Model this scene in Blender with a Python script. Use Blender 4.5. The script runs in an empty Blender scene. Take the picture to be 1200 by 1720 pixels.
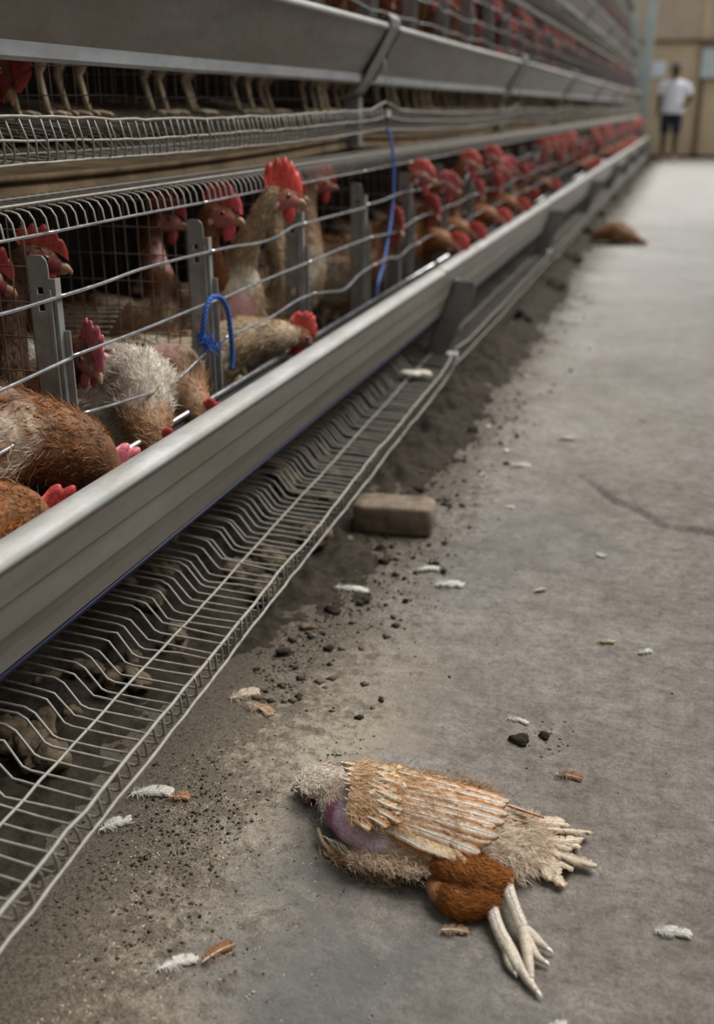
import bpy, math
import numpy as np
from mathutils import Vector, Matrix

# ------------------------------------------------------------------ camera, sky, sun, exposure
SC = bpy.context.scene
COL = SC.collection
FPX = 1750.0
VX, VY = 1165.0, 180.0                      # vanishing point of the aisle in the 1200x1720 frame
_b = (860 - VY) / FPX; _a = (VX - 600) / FPX
PITCH = math.atan(_b)
YAW = math.atan2(_a, math.cos(PITCH) + _b * math.sin(PITCH))
cd = bpy.data.cameras.new('camera'); cam = bpy.data.objects.new('camera', cd); COL.objects.link(cam)
cd.sensor_fit = 'VERTICAL'; cd.sensor_height = 36.0; cd.lens = FPX / 1720 * 36.0
cam.location = (0, 0, 0.9)
cam.rotation_euler = (math.pi / 2 - PITCH, 0, YAW)
cd.clip_start = 0.02; cd.clip_end = 200
cd.dof.use_dof = True; cd.dof.focus_distance = 1.46; cd.dof.aperture_fstop = 2.8
SC.camera = cam

world = bpy.data.worlds.new('world'); SC.world = world; world.use_nodes = True
bg = world.node_tree.nodes['Background']
bg.inputs[0].default_value = (0.93, 0.97, 1.0, 1); bg.inputs[1].default_value = 0.44
sd = bpy.data.lights.new('sun', 'SUN'); sun = bpy.data.objects.new('sun', sd); COL.objects.link(sun)
sd.energy = 4.2; sd.angle = math.radians(46); sd.color = (1.0, 0.985, 0.96)
sun.rotation_euler = Vector((-0.40, -0.37, -0.84)).to_track_quat('-Z', 'Y').to_euler()
sun.location = (3, 4, 5)
SC.view_settings.view_transform = 'Standard'; SC.view_settings.look = 'None'
SC.view_settings.gamma = 1.0; SC.view_settings.use_curve_mapping = False
SC.view_settings.exposure = 0.27
SC.cycles.max_bounces = 8; SC.cycles.transparent_max_bounces = 8

# ------------------------------------------------------------------ small maths
def V(*a): return np.array(a, float)
def nz(v):
    v = np.asarray(v, float); return v / (np.linalg.norm(v, axis=-1, keepdims=True) + 1e-12)
def smooth(a, b, x):
    t = np.clip((np.asarray(x, float) - a) / (b - a), 0, 1); return t * t * (3 - 2 * t)
class Noise:
    """cheap smooth noise in -1..1: a few octaves of randomly turned sine products"""
    def __init__(s, seed, freq=1.0, octaves=3):
        r = np.random.default_rng(seed); s.k = []; f = freq
        for o in range(octaves):
            for _ in range(4):
                d = nz(r.normal(size=3)); s.k.append((d * f * 6.28, r.uniform(0, 6.28), 0.5 ** o))
            f *= 2.1
    def __call__(s, p):
        p = np.asarray(p, float); t = 0; w = 0
        for k, ph, a in s.k:
            t = t + a * np.sin(p @ k + ph); w += a
        return np.clip(t / w * 2.0, -1, 1)
def catmull(P, n):
    P = np.asarray(P, float); m = len(P)
    Q = np.vstack([2 * P[0] - P[1], P, 2 * P[-1] - P[-2]])
    t = np.linspace(0, m - 1 - 1e-9, n); i = t.astype(int); f = (t - i)[:, None]
    a, b, c, d = Q[i], Q[i + 1], Q[i + 2], Q[i + 3]
    return 0.5 * (2 * b + (c - a) * f + (2 * a - 5 * b + 4 * c - d) * f ** 2 + (3 * b - a - 3 * c + d) * f ** 3)

# ------------------------------------------------------------------ mesh building
class MB:
    """collects shapes; build() links them as ONE mesh object"""
    def __init__(s): s.v = []; s.f = []; s.c = []; s.n = 0; s.cur = (1, 1, 1)
    def add(s, verts, faces, cols=None):
        verts = np.asarray(verts, float).reshape(-1, 3); o = s.n
        s.v.append(verts); s.f += [tuple(int(i) + o for i in f) for f in faces]
        c = np.asarray(s.cur if cols is None else cols, float)
        s.c.append(np.broadcast_to(c, (len(verts), 3)).copy()); s.n += len(verts); return s
    def box(s, lo, hi, cols=None):
        (a, b, c), (d, e, f) = lo, hi
        vs = [(a, b, c), (d, b, c), (d, e, c), (a, e, c), (a, b, f), (d, b, f), (d, e, f), (a, e, f)]
        return s.add(vs, [(0, 3, 2, 1), (4, 5, 6, 7), (0, 1, 5, 4), (1, 2, 6, 5), (2, 3, 7, 6), (3, 0, 4, 7)], cols)
    def tube(s, P, r, n=6, caps=True, cols=None, flat=1.0):
        P = np.asarray(P, float); m = len(P); r = np.broadcast_to(np.asarray(r, float), (m,))
        T = np.empty_like(P); T[1:-1] = P[2:] - P[:-2]; T[0] = P[1] - P[0]; T[-1] = P[-1] - P[-2]; T = nz(T)
        ref = np.array([0, 0, 1.0]) if abs(T[0][2]) < 0.9 else np.array([1.0, 0, 0])
        A = []; a = nz(np.cross(ref, T[0]))
        for t in T:
            a = nz(a - t * (a @ t)); A.append(a)
        A = np.array(A); B = np.cross(T, A)
        an = np.linspace(0, 2 * math.pi, n, endpoint=False)
        vs = (P[:, None] + r[:, None, None] * (np.cos(an)[None, :, None] * A[:, None] + flat * np.sin(an)[None, :, None] * B[:, None])).reshape(-1, 3)
        fs = []
        for i in range(m - 1):
            for j in range(n):
                k = (j + 1) % n; fs.append((i * n + j, i * n + k, (i + 1) * n + k, (i + 1) * n + j))
        if caps: fs.append(tuple(range(n - 1, -1, -1))); fs.append(tuple((m - 1) * n + j for j in range(n)))
        if cols is not None:
            cols = np.asarray(cols, float)
            if cols.ndim == 2: cols = np.repeat(cols, n, axis=0)
        return s.add(vs, fs, cols)
    def prism(s, poly, a, b, cols=None):
        """polygon in one plane swept from offset a to offset b (3-vectors added to the polygon points)"""
        P = np.asarray(poly, float); n = len(P); vs = np.vstack([P + a, P + b])
        fs = [tuple(range(n - 1, -1, -1)), tuple(range(n, 2 * n))]
        fs += [(i, (i + 1) % n, n + (i + 1) % n, n + i) for i in range(n)]
        return s.add(vs, fs, cols)
    def strip(s, prof, y0, y1, ny=2, thick=0.0012, sag=None):
        """an open profile in x,z swept along y, with thickness"""
        P = np.asarray(prof, float); m = len(P)
        T = np.empty_like(P); T[1:-1] = P[2:] - P[:-2]; T[0] = P[1] - P[0]; T[-1] = P[-1] - P[-2]; T = nz(T)
        N = np.stack([-T[:, 1], T[:, 0]], 1); ring = np.vstack([P + N * thick / 2, (P - N * thick / 2)[::-1]]); k = len(ring)
        vs = []
        for y in np.linspace(y0, y1, ny):
            dx, dz = sag(y) if sag else (0, 0)
            vs += [(p[0] + dx, y, p[1] + dz) for p in ring]
        fs = []
        for i in range(ny - 1):
            for j in range(k):
                q = (j + 1) % k; fs.append((i * k + j, (i + 1) * k + j, (i + 1) * k + q, i * k + q))
        fs.append(tuple(range(k))); fs.append(tuple((ny - 1) * k + j for j in range(k - 1, -1, -1)))
        return s.add(vs, fs)
    def blob(s, c, r, seed=0, rough=0.0, nu=10, nv=7, cols=None, axes=None):
        c = np.asarray(c, float); r = np.broadcast_to(np.asarray(r, float), (3,))
        th = np.linspace(0, 2 * math.pi, nu, endpoint=False); ph = np.linspace(0, math.pi, nv + 2)[1:-1]
        D = np.array([(math.sin(p) * math.cos(t), math.sin(p) * math.sin(t), math.cos(p)) for p in ph for t in th] + [(0, 0, 1), (0, 0, -1)])
        k = 1.0
        if rough: k = (1 + rough * Noise(seed, 0.45 if rough < .4 else .6, 3 if rough < .4 else 4)(D))[:, None]
        L = D * k * r
        vs = c + (L @ np.asarray(axes, float) if axes is not None else L)
        fs = []; a = nu * nv
        for i in range(nv - 1):
            for j in range(nu):
                q = (j + 1) % nu; fs.append((i * nu + j, (i + 1) * nu + j, (i + 1) * nu + q, i * nu + q))
        for j in range(nu):
            q = (j + 1) % nu; fs.append((a, j, q)); fs.append((a + 1, (nv - 1) * nu + q, (nv - 1) * nu + j))
        return s.add(vs, fs, cols)
    def mesh(s, name, mat=None, sm=True):
        me = bpy.data.meshes.new(name)
        me.from_pydata(np.vstack(s.v).tolist(), [], s.f)
        ca = me.color_attributes.new('Col', 'FLOAT_COLOR', 'POINT')
        c = np.ones((s.n, 4)); c[:, :3] = np.vstack(s.c); ca.data.foreach_set('color', c.ravel())
        if sm: me.polygons.foreach_set('use_smooth', [True] * len(me.polygons))
        if mat: me.materials.append(mat)
        me.update(); return me
    def build(s, name, mat, parent=None, sm=True, loc=None):
        return link(name, s.mesh(name, mat, sm), parent, loc)
def link(name, me, parent=None, loc=None):
    o = bpy.data.objects.new(name, me); COL.objects.link(o)
    if parent: o.parent = parent
    if loc is not None: o.location = loc
    return o
def trimesh(name, v, tri, col, mat):
    """fast path for big triangle soups"""
    me = bpy.data.meshes.new(name); n = len(v); m = len(tri)
    me.vertices.add(n); me.vertices.foreach_set('co', np.asarray(v, np.float32).ravel())
    me.loops.add(m * 3); me.loops.foreach_set('vertex_index', np.asarray(tri, np.int32).ravel())
    me.polygons.add(m); me.polygons.foreach_set('loop_start', np.arange(0, m * 3, 3, dtype=np.int32))
    ca = me.color_attributes.new('Col', 'FLOAT_COLOR', 'POINT')
    c = np.ones((n, 4)); c[:, :3] = col; ca.data.foreach_set('color', c.astype(np.float32).ravel())
    me.polygons.foreach_set('use_smooth', np.ones(m, bool))
    me.materials.append(mat); me.update(calc_edges=True); me.validate(); return me
def empty(name, loc=(0, 0, 0), rz=0.0):
    o = bpy.data.objects.new(name, None); COL.objects.link(o); o.location = loc; o.rotation_euler = (0, 0, rz)
    o.empty_display_size = 0.05; return o
def tag(o, label=None, cat=None, group=None, kind=None):
    for k, v in (('label', label), ('category', cat), ('group', group), ('kind', kind)):
        if v: o[k] = v
    return o
def copy_tree(o, parent=None):
    c = o.copy(); COL.objects.link(c); c.parent = parent
    for ch in list(o.children):
        copy_tree(ch, c)
    return c

# ------------------------------------------------------------------ materials
def new_mat(name):
    m = bpy.data.materials.new(name); m.use_nodes = True
    return m, m.node_tree, m.node_tree.nodes['Principled BSDF']
def nd(t, typ, **kw):
    n = t.nodes.new(typ)
    for k, v in kw.items():
        if k.startswith('i_'): n.inputs[k[2:]].default_value = v
        else: setattr(n, k, v)
    return n
def noise(t, scale, detail=4, rough=0.6, vec=None, dist=0.0):
    n = nd(t, 'ShaderNodeTexNoise'); n.inputs['Scale'].default_value = scale; n.inputs['Detail'].default_value = detail
    n.inputs['Roughness'].default_value = rough; n.inputs['Distortion'].default_value = dist
    if vec is not None: t.links.new(vec, n.inputs['Vector'])
    return n.outputs['Fac']
def ramp(t, fac, stops):
    r = nd(t, 'ShaderNodeValToRGB'); e = r.color_ramp.elements
    while len(e) < len(stops): e.new(0.5)
    for k, (p, c) in zip(e, stops):
        k.position = p; k.color = (*c, 1) if len(c) == 3 else c
    t.links.new(fac, r.inputs[0]); return r.outputs[0]
def mix(t, a, b, fac, mode='MIX'):
    m = nd(t, 'ShaderNodeMix', data_type='RGBA', blend_type=mode)
    for sock, val in ((m.inputs[0], fac), (m.inputs[6], a), (m.inputs[7], b)):
        if isinstance(val, (int, float)): sock.default_value = val
        elif isinstance(val, tuple): sock.default_value = (*val, 1)
        else: t.links.new(val, sock)
    return m.outputs[2]
def math_(t, op, a, b=None, clamp=False):
    m = nd(t, 'ShaderNodeMath', operation=op, use_clamp=clamp)
    for i, val in enumerate((a, b)):
        if val is None: continue
        if isinstance(val, (int, float)): m.inputs[i].default_value = val
        else: t.links.new(val, m.inputs[i])
    return m.outputs[0]
def bump(t, bsdf, h, strength=0.3, dist=0.002):
    b = nd(t, 'ShaderNodeBump'); b.inputs['Strength'].default_value = strength; b.inputs['Distance'].default_value = dist
    t.links.new(h, b.inputs['Height']); t.links.new(b.outputs[0], bsdf.inputs['Normal'])
def objco(t): return nd(t, 'ShaderNodeTexCoord').outputs['Object']
def mapping(t, vec, scale):
    m = nd(t, 'ShaderNodeMapping'); m.inputs['Scale'].default_value = scale; t.links.new(vec, m.inputs['Vector']); return m.outputs[0]

def m_vcol(name, rough=0.8, spec=0.3, sheen=0.0, sss=0.0, nscale=0.0, trans=0.0, bumps=0.0):
    m, t, b = new_mat(name)
    a = nd(t, 'ShaderNodeVertexColor', layer_name='Col').outputs[0]
    if nscale:
        n = noise(t, nscale, 3, 0.6, objco(t)); k = ramp(t, n, [(0.3, (0.62,) * 3), (0.7, (1.2,) * 3)])
        a = mix(t, a, k, 1.0, 'MULTIPLY')
        if bumps: bump(t, b, n, bumps, 0.002)
    t.links.new(a, b.inputs['Base Color'])
    b.inputs['Roughness'].default_value = rough; b.inputs['Specular IOR Level'].default_value = spec
    if sheen: b.inputs['Sheen Weight'].default_value = sheen
    if sss:
        b.inputs['Subsurface Weight'].default_value = sss; b.inputs['Subsurface Radius'].default_value = (0.01, 0.004, 0.002)
        b.inputs['Subsurface Scale'].default_value = 0.5
    if trans:
        tr = nd(t, 'ShaderNodeBsdfTranslucent'); t.links.new(a, tr.inputs[0])
        ms = nd(t, 'ShaderNodeMixShader'); ms.inputs[0].default_value = trans
        t.links.new(b.outputs[0], ms.inputs[1]); t.links.new(tr.outputs[0], ms.inputs[2])
        t.links.new(ms.outputs[0], t.nodes['Material Output'].inputs[0])
    return m
def m_metal(name, lo, hi, metallic, rough, nscale=40, stretch=(1, 1, 1), dust=None, dustamt=0.5, bmp=0.15, dscale=7):
    m, t, b = new_mat(name); co = objco(t); v = mapping(t, co, stretch)
    n = noise(t, nscale, 6, 0.65, v); c = ramp(t, n, [(0.3, lo), (0.7, hi)])
    if dust:
        d = noise(t, dscale, 7, 0.7, co); f = ramp(t, d, [(0.42, (0, 0, 0)), (0.68, (dustamt,) * 3)])
        c = mix(t, c, dust, f)
        inv = math_(t, 'SUBTRACT', metallic, math_(t, 'MULTIPLY', f, metallic)); t.links.new(inv, b.inputs['Metallic'])
    else: b.inputs['Metallic'].default_value = metallic
    t.links.new(c, b.inputs['Base Color'])
    r = ramp(t, noise(t, 60, 3, 0.6, co), [(0.3, (rough - 0.08,) * 3), (0.7, (rough + 0.12,) * 3)]); t.links.new(r, b.inputs['Roughness'])
    bump(t, b, noise(t, 220, 4, 0.7, co), bmp, 0.0008)
    return m
def m_flat(name, lo, hi, rough=0.8, nscale=20, bmp=0.3, bscale=80, metallic=0.0, bd=0.003):
    m, t, b = new_mat(name); co = objco(t)
    c = ramp(t, noise(t, nscale, 6, 0.65, co), [(0.3, lo), (0.7, hi)]); t.links.new(c, b.inputs['Base Color'])
    b.inputs['Roughness'].default_value = rough; b.inputs['Metallic'].default_value = metallic
    b.inputs['Specular IOR Level'].default_value = 0.3
    bump(t, b, noise(t, bscale, 5, 0.7, co), bmp, bd); return m

M = {}
M['plume'] = m_vcol('plumage', 0.9, 0.08, 0.0, nscale=0, trans=0.2)
M['quill'] = m_vcol('quill_feather', 0.75, 0.15, 0.0, nscale=500, trans=0.2)
M['skin'] = m_vcol('bird_skin', 0.6, 0.35, 0.0, 0.0, nscale=260, bumps=0.5)
M['comb'] = m_vcol('comb_skin', 0.5, 0.35, 0.0, 0.0, nscale=180, bumps=0.35)
M['beak'] = m_vcol('beak_horn', 0.4, 0.5)
M['eye'] = m_vcol('eye_gloss', 0.1, 0.6)
M['leg'] = m_vcol('scaly_leg', 0.5, 0.4, nscale=420, bumps=0.6)
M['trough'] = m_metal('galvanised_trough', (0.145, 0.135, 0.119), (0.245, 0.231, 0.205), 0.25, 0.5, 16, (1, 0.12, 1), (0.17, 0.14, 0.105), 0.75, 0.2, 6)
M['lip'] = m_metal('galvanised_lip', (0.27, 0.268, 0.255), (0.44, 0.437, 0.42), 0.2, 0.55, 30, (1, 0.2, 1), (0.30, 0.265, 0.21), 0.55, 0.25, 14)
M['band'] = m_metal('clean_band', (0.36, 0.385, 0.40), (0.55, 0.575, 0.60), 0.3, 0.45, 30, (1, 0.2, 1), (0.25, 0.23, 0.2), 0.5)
M['pan'] = m_metal('trough_pan', (0.12, 0.12, 0.125), (0.26, 0.26, 0.265), 0.6, 0.35, 20, (1, 0.1, 1), (0.16, 0.12, 0.07), 0.7)
M['bar'] = m_metal('bright_bar', (0.36, 0.365, 0.38), (0.66, 0.67, 0.69), 0.92, 0.2, 60, (1, 0.3, 1), (0.22, 0.19, 0.15), 0.35)
M['wire'] = m_metal('dusty_wire', (0.19, 0.178, 0.158), (0.34, 0.322, 0.29), 0.4, 0.55, 60, (1, 1, 1), (0.30, 0.26, 0.2), 0.7)
M['rust'] = m_metal('rusty_wire', (0.07, 0.045, 0.03), (0.24, 0.2, 0.165), 0.4, 0.6, 14, (1, 1, 1), (0.10, 0.05, 0.025), 0.7)
M['strap'] = m_metal('galvanised_strap', (0.20, 0.208, 0.205), (0.37, 0.378, 0.37), 0.4, 0.5, 25, (1, 1, 1), (0.20, 0.17, 0.13), 0.6, 0.2, 30)
M['frame'] = m_metal('dull_steel', (0.17, 0.175, 0.17), (0.30, 0.30, 0.29), 0.35, 0.5, 20, (1, 1, 1), (0.17, 0.15, 0.115), 0.6)
M['board'] = m_flat('soiled_board', (0.07, 0.045, 0.022), (0.22, 0.155, 0.085), 0.9, 10, 0.5, 60)
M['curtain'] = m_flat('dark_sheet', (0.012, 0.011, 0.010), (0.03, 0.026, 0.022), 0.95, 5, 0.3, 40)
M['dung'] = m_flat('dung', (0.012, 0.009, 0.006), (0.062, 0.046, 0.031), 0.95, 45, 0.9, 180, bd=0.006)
M['dungdry'] = m_flat('dry_dung', (0.07, 0.052, 0.032), (0.28, 0.21, 0.135), 0.95, 60, 0.9, 200, bd=0.005)
M['brick'] = m_flat('muddy_brick', (0.10, 0.075, 0.055), (0.25, 0.19, 0.14), 0.95, 25, 0.8, 90)
M['twine'] = m_flat('blue_twine', (0.015, 0.07, 0.30), (0.05, 0.16, 0.48), 0.6, 200, 0.6, 500)
M['cable'] = m_flat('navy_cable', (0.008, 0.010, 0.03), (0.015, 0.02, 0.06), 0.5, 50, 0.1)
M['twinepale'] = m_flat('pale_blue_twine', (0.05, 0.12, 0.36), (0.10, 0.20, 0.5), 0.6, 200, 0.6, 500)
M['husk'] = m_vcol('husk', 0.9, 0.2)
M['wall'] = m_flat('tan_wall', (0.53, 0.40, 0.255), (0.68, 0.54, 0.365), 0.9, 3, 0.2, 30)
M['wallup'] = m_flat('brown_upper_wall', (0.42, 0.325, 0.24), (0.55, 0.44, 0.335), 0.9, 3, 0.2, 30)
M['wallside'] = m_flat('grey_block_wall', (0.17, 0.155, 0.135), (0.26, 0.24, 0.21), 0.9, 3, 0.4, 30)
M['walltrim'] = m_flat('brown_trim', (0.15, 0.10, 0.065), (0.24, 0.17, 0.11), 0.85, 6)
M['post'] = m_flat('pale_green_paint', (0.40, 0.48, 0.45), (0.55, 0.63, 0.60), 0.5, 5, 0.1)
M['panel'] = m_flat('pale_panel', (0.48, 0.54, 0.54), (0.6, 0.66, 0.65), 0.5, 3, 0.1)
M['paper'] = m_flat('white_paper', (0.75, 0.78, 0.85), (0.85, 0.87, 0.92), 0.8, 3, 0.05)
M['person_skin'] = m_flat('dark_skin', (0.07, 0.04, 0.028), (0.10, 0.06, 0.04), 0.5, 8, 0.1)
M['shirt'] = m_flat('white_shirt', (0.75, 0.76, 0.82), (0.85, 0.86, 0.92), 0.9, 6, 0.2)
M['shorts'] = m_flat('navy_cloth', (0.018, 0.02, 0.035), (0.03, 0.034, 0.055), 0.9, 12, 0.2)
M['cap'] = m_flat('grey_cap', (0.10, 0.085, 0.09), (0.2, 0.18, 0.185), 0.9, 12, 0.2)
M['shoe'] = m_flat('tan_shoe', (0.35, 0.25, 0.19), (0.45, 0.33, 0.26), 0.8, 12, 0.2)
M['dark'] = m_flat('dark_hair', (0.015, 0.012, 0.01), (0.03, 0.024, 0.02), 0.8, 30, 0.3)
M['trim'] = m_flat('white_cloth_trim', (0.5, 0.5, 0.52), (0.6, 0.6, 0.62), 0.9, 12, 0.1)

def floor_material():
    m, t, b = new_mat('concrete_floor'); co = objco(t)
    n1 = noise(t, 2.2, 8, 0.62, co); n2 = noise(t, 14, 8, 0.7, co); n3 = noise(t, 130, 6, 0.8, co); n4 = noise(t, 380, 4, 0.8, co); n5 = noise(t, 42, 8, 0.8, co)
    st = noise(t, 60, 5, 0.7, mapping(t, co, (0.25, 1, 1)))
    c = ramp(t, n1, [(0.25, (0.225, 0.200, 0.175)), (0.5, (0.305, 0.277, 0.247)), (0.75, (0.375, 0.352, 0.325))])
    c = mix(t, c, ramp(t, n2, [(0.3, (0.72, 0.67, 0.62)), (0.7, (1.18, 1.18, 1.18))]), 1.0, 'MULTIPLY')
    c = mix(t, c, ramp(t, n5, [(0.3, (0.52, 0.48, 0.44)), (0.52, (1.0, 1.0, 1.0)), (0.75, (1.32, 1.32, 1.28))]), 0.9, 'MULTIPLY')
    c = mix(t, c, ramp(t, st, [(0.3, (0.72, 0.70, 0.67)), (0.6, (1.1, 1.1, 1.1))]), 0.45, 'MULTIPLY')
    c = mix(t, c, ramp(t, n3, [(0.32, (0.62, 0.59, 0.56)), (0.5, (1, 1, 1)), (0.7, (1.28, 1.27, 1.25))]), 0.8, 'MULTIPLY')
    c = mix(t, c, ramp(t, n4, [(0.32, (0.6, 0.58, 0.55)), (0.5, (1, 1, 1)), (0.7, (1.3, 1.3, 1.3))]), 0.8, 'MULTIPLY')
    sep = nd(t, 'ShaderNodeSeparateXYZ'); t.links.new(co, sep.inputs[0]); X, Y = sep.outputs[0], sep.outputs[1]
    def mr(v, a, b_):
        r = nd(t, 'ShaderNodeMapRange', interpolation_type='SMOOTHSTEP'); r.inputs[1].default_value = a; r.inputs[2].default_value = b_; t.links.new(v, r.inputs[0]); return r.outputs[0]
    def mrr(v, a, b_):
        return math_(t, 'SUBTRACT', 1.0, mr(v, b_, a))
    def jit(v, n, amp): return math_(t, 'ADD', v, math_(t, 'MULTIPLY', math_(t, 'SUBTRACT', n, 0.5), amp))
    # brighter daylight at the far end of the aisle, painted in as paler floor
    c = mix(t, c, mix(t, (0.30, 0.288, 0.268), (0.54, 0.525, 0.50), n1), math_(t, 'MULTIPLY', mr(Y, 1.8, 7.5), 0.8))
    def spot(cx, cy, r0, r1, amp=0.18):
        d = nd(t, 'ShaderNodeVectorMath', operation='DISTANCE'); cmb = nd(t, 'ShaderNodeCombineXYZ')
        t.links.new(X, cmb.inputs[0]); t.links.new(Y, cmb.inputs[1]); t.links.new(cmb.outputs[0], d.inputs[0]); d.inputs[1].default_value = (cx, cy, 0)
        return mrr(jit(jit(d.outputs['Value'], noise(t, 7, 6, 0.65, co), amp * 2.4), n3, 0.10), r1, r0)
    for cx, cy, r0, r1, k in ((-0.33, 0.85, 0.06, 0.17, 0.7), (-0.385, 1.00, 0.04, 0.13, 0.75), (-0.50, 1.66, 0.02, 0.19, 0.40), (-0.34, 1.95, 0.05, 0.24, 0.35), (-0.22, 2.2, 0.1, 0.25, 0.35), (-0.17, 0.80, 0.05, 0.2, 0.45)):
        c = mix(t, c, mix(t, (0.105, 0.102, 0.096), (0.215, 0.213, 0.208), n5), math_(t, 'MULTIPLY', spot(cx, cy, r0, r1), k))
    # feed dust beside the tray, thinning out grain by grain
    lim = jit(jit(X, noise(t, 3.0, 7, 0.65, co), 0.50), n3, 0.30); near = mrr(jit(Y, n2, 0.5), 2.1, 1.25)
    gr = ramp(t, n4, [(0.36, (0, 0, 0)), (0.60, (1, 1, 1))]); dust = mix(t, (0.15, 0.12, 0.08), (0.58, 0.50, 0.37), gr)
    c = mix(t, c, dust, math_(t, 'MULTIPLY', math_(t, 'MULTIPLY', mrr(lim, -0.26, -0.55), near), 0.8))
    c = mix(t, c, mix(t, (0.36, 0.30, 0.21), (0.62, 0.545, 0.42), n4), math_(t, 'MULTIPLY', spot(-0.46, 1.28, 0.03, 0.20, 0.2), 0.75))
    # dung staining beside the tray, stronger farther along
    lim2 = jit(jit(X, noise(t, 5.0, 8, 0.7, co), 0.6), n3, 0.35)
    c = mix(t, c, mix(t, (0.045, 0.036, 0.028), (0.17, 0.135, 0.10), n4), math_(t, 'MULTIPLY', math_(t, 'MULTIPLY', mrr(lim2, -0.38, -0.66), mr(Y, 0.9, 1.9)), 0.8))
    lim3 = jit(jit(X, noise(t, 6.0, 8, 0.7, co), 0.55), n5, 0.9)
    c = mix(t, c, mix(t, (0.035, 0.027, 0.02), (0.17, 0.135, 0.095), gr), math_(t, 'MULTIPLY', mrr(lim3, -0.36, -0.58), 0.85))
    # specks, denser near the tray
    sp = math_(t, 'ADD', n3, math_(t, 'MULTIPLY', mrr(X, -0.25, -0.62), 0.10))
    c = mix(t, c, (0.05, 0.04, 0.03), ramp(t, sp, [(0.62, (0, 0, 0)), (0.70, (0.8,) * 3)]))
    c = mix(t, c, (0.09, 0.075, 0.06), ramp(t, n4, [(0.60, (0, 0, 0)), (0.70, (0.6,) * 3)]))
    c = mix(t, c, (0.62, 0.58, 0.52), ramp(t, noise(t, 300, 2, 0.5, co), [(0.72, (0, 0, 0)), (0.76, (0.7,) * 3)]))
    t.links.new(c, b.inputs['Base Color']); b.inputs['Roughness'].default_value = 0.75; b.inputs['Specular IOR Level'].default_value = 0.35
    h = math_(t, 'ADD', math_(t, 'MULTIPLY', n3, 0.5), math_(t, 'ADD', math_(t, 'MULTIPLY', n4, 0.35), math_(t, 'ADD', n5, math_(t, 'MULTIPLY', st, 0.5))))
    bump(t, b, h, 0.9, 0.007); return m
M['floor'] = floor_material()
# ------------------------------------------------------------------ the setting
def struct(o): o['kind'] = 'structure'; return o
# floor: fine relief near the camera, with the cracked slab edge
def crack_y(x):                      # the slab edge meanders across the aisle
    return np.interp(x, [-0.42, -0.30, -0.19, -0.09, -0.03, 0.03, 0.13, 0.4, 0.9], [2.78, 2.70, 2.64, 2.478, 2.42, 2.33, 2.336, 2.30, 2.1])
gx = np.concatenate([np.linspace(-4, -1.0, 6)[:-1], np.linspace(-1.0, 0.5, 190), np.linspace(0.5, 5, 8)[1:]])
gy = np.concatenate([np.linspace(-1.5, 0.6, 5)[:-1], np.linspace(0.6, 3.1, 340), np.linspace(3.1, 8, 60)[1:], np.linspace(8, 21.7, 12)[1:]])
GX, GY = np.meshgrid(gx, gy); P3 = np.stack([GX, GY, 0 * GX], -1)
nA, nB = Noise(3, 1.1, 3), Noise(4, 7, 3)
fz = 0.0025 * nA(P3) + 0.0012 * nB(P3)
cyl = crack_y(GX) + 0.012 * Noise(8, 5, 2)(np.stack([GX, 0 * GX, 0 * GX], -1))
inx = smooth(-0.24, -0.10, GX) * (1 - smooth(0.14, 0.6, GX))
fz += inx * (0.007 * smooth(0, 0.012, GY - cyl) * (1 - smooth(0.05, 0.7, GY - cyl)) - 0.012 * np.exp(-((GY - cyl + 0.004) / 0.007) ** 2))
fv = np.stack([GX, GY, fz], -1).reshape(-1, 3); ny_, nx_ = GX.shape
I = np.arange(ny_ * nx_).reshape(ny_, nx_); q = np.stack([I[:-1, :-1], I[:-1, 1:], I[1:, 1:], I[1:, :-1]], -1).reshape(-1, 4)
tri = np.concatenate([q[:, [0, 1, 2]], q[:, [0, 2, 3]]])
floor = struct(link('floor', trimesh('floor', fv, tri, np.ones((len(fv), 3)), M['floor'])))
tag(floor, 'dusty stained concrete aisle floor')

# far end wall: lower tan panels, darker upper part, dividing strips, pale panel
WY = 21.6
mb = MB(); mb.box((-5, WY, -0.05), (6, WY + 0.2, 4.2)); wall = struct(mb.build('wall_back', M['wall'], sm=False))
tag(wall, 'tan end wall of the shed')
mb = MB(); mb.box((-5, WY - 0.03, 2.02), (6, WY + 0.005, 4.2)); mb.build('upper_panel', M['wallup'], wall, False)
mb = MB(); mb.box((-5, WY - 0.06, 1.98), (6, WY + 0.005, 2.05)); mb.build('rail', M['walltrim'], wall, False)
for x in (-2.2, 0.10, 1.6, 3.0):
    mb = MB(); mb.box((x - 0.045, WY - 0.05, 0), (x + 0.045, WY + 0.005, 1.99)); mb.build('strip', M['walltrim'], wall, False)
mb = MB(); mb.box((0.02, WY - 0.045, 2.05), (0.14, WY + 0.005, 4.2)); mb.build('strip', M['wall'], wall, False)
mb = MB(); mb.box((-5, WY - 0.05, 0), (6, WY + 0.005, 0.07)); mb.build('skirting', M['walltrim'], wall, False)
w1 = MB(); w1.box((0.06, WY - 0.09, 1.40), (1.15, WY - 0.045, 1.90)); win = struct(w1.build('window_1', M['panel'], sm=False))
tag(win, 'pale closed shutter on the end wall')
mb = MB()
for lo, hi in (((0.03, WY - 0.10, 1.36), (1.18, WY - 0.05, 1.40)), ((0.03, WY - 0.10, 1.90), (1.18, WY - 0.05, 1.94)), ((0.03, WY - 0.10, 1.40), (0.06, WY - 0.05, 1.90)), ((1.15, WY - 0.10, 1.40), (1.18, WY - 0.05, 1.90))): mb.box(lo, hi)
mb.build('window_frame', M['walltrim'], win, False)
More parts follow.
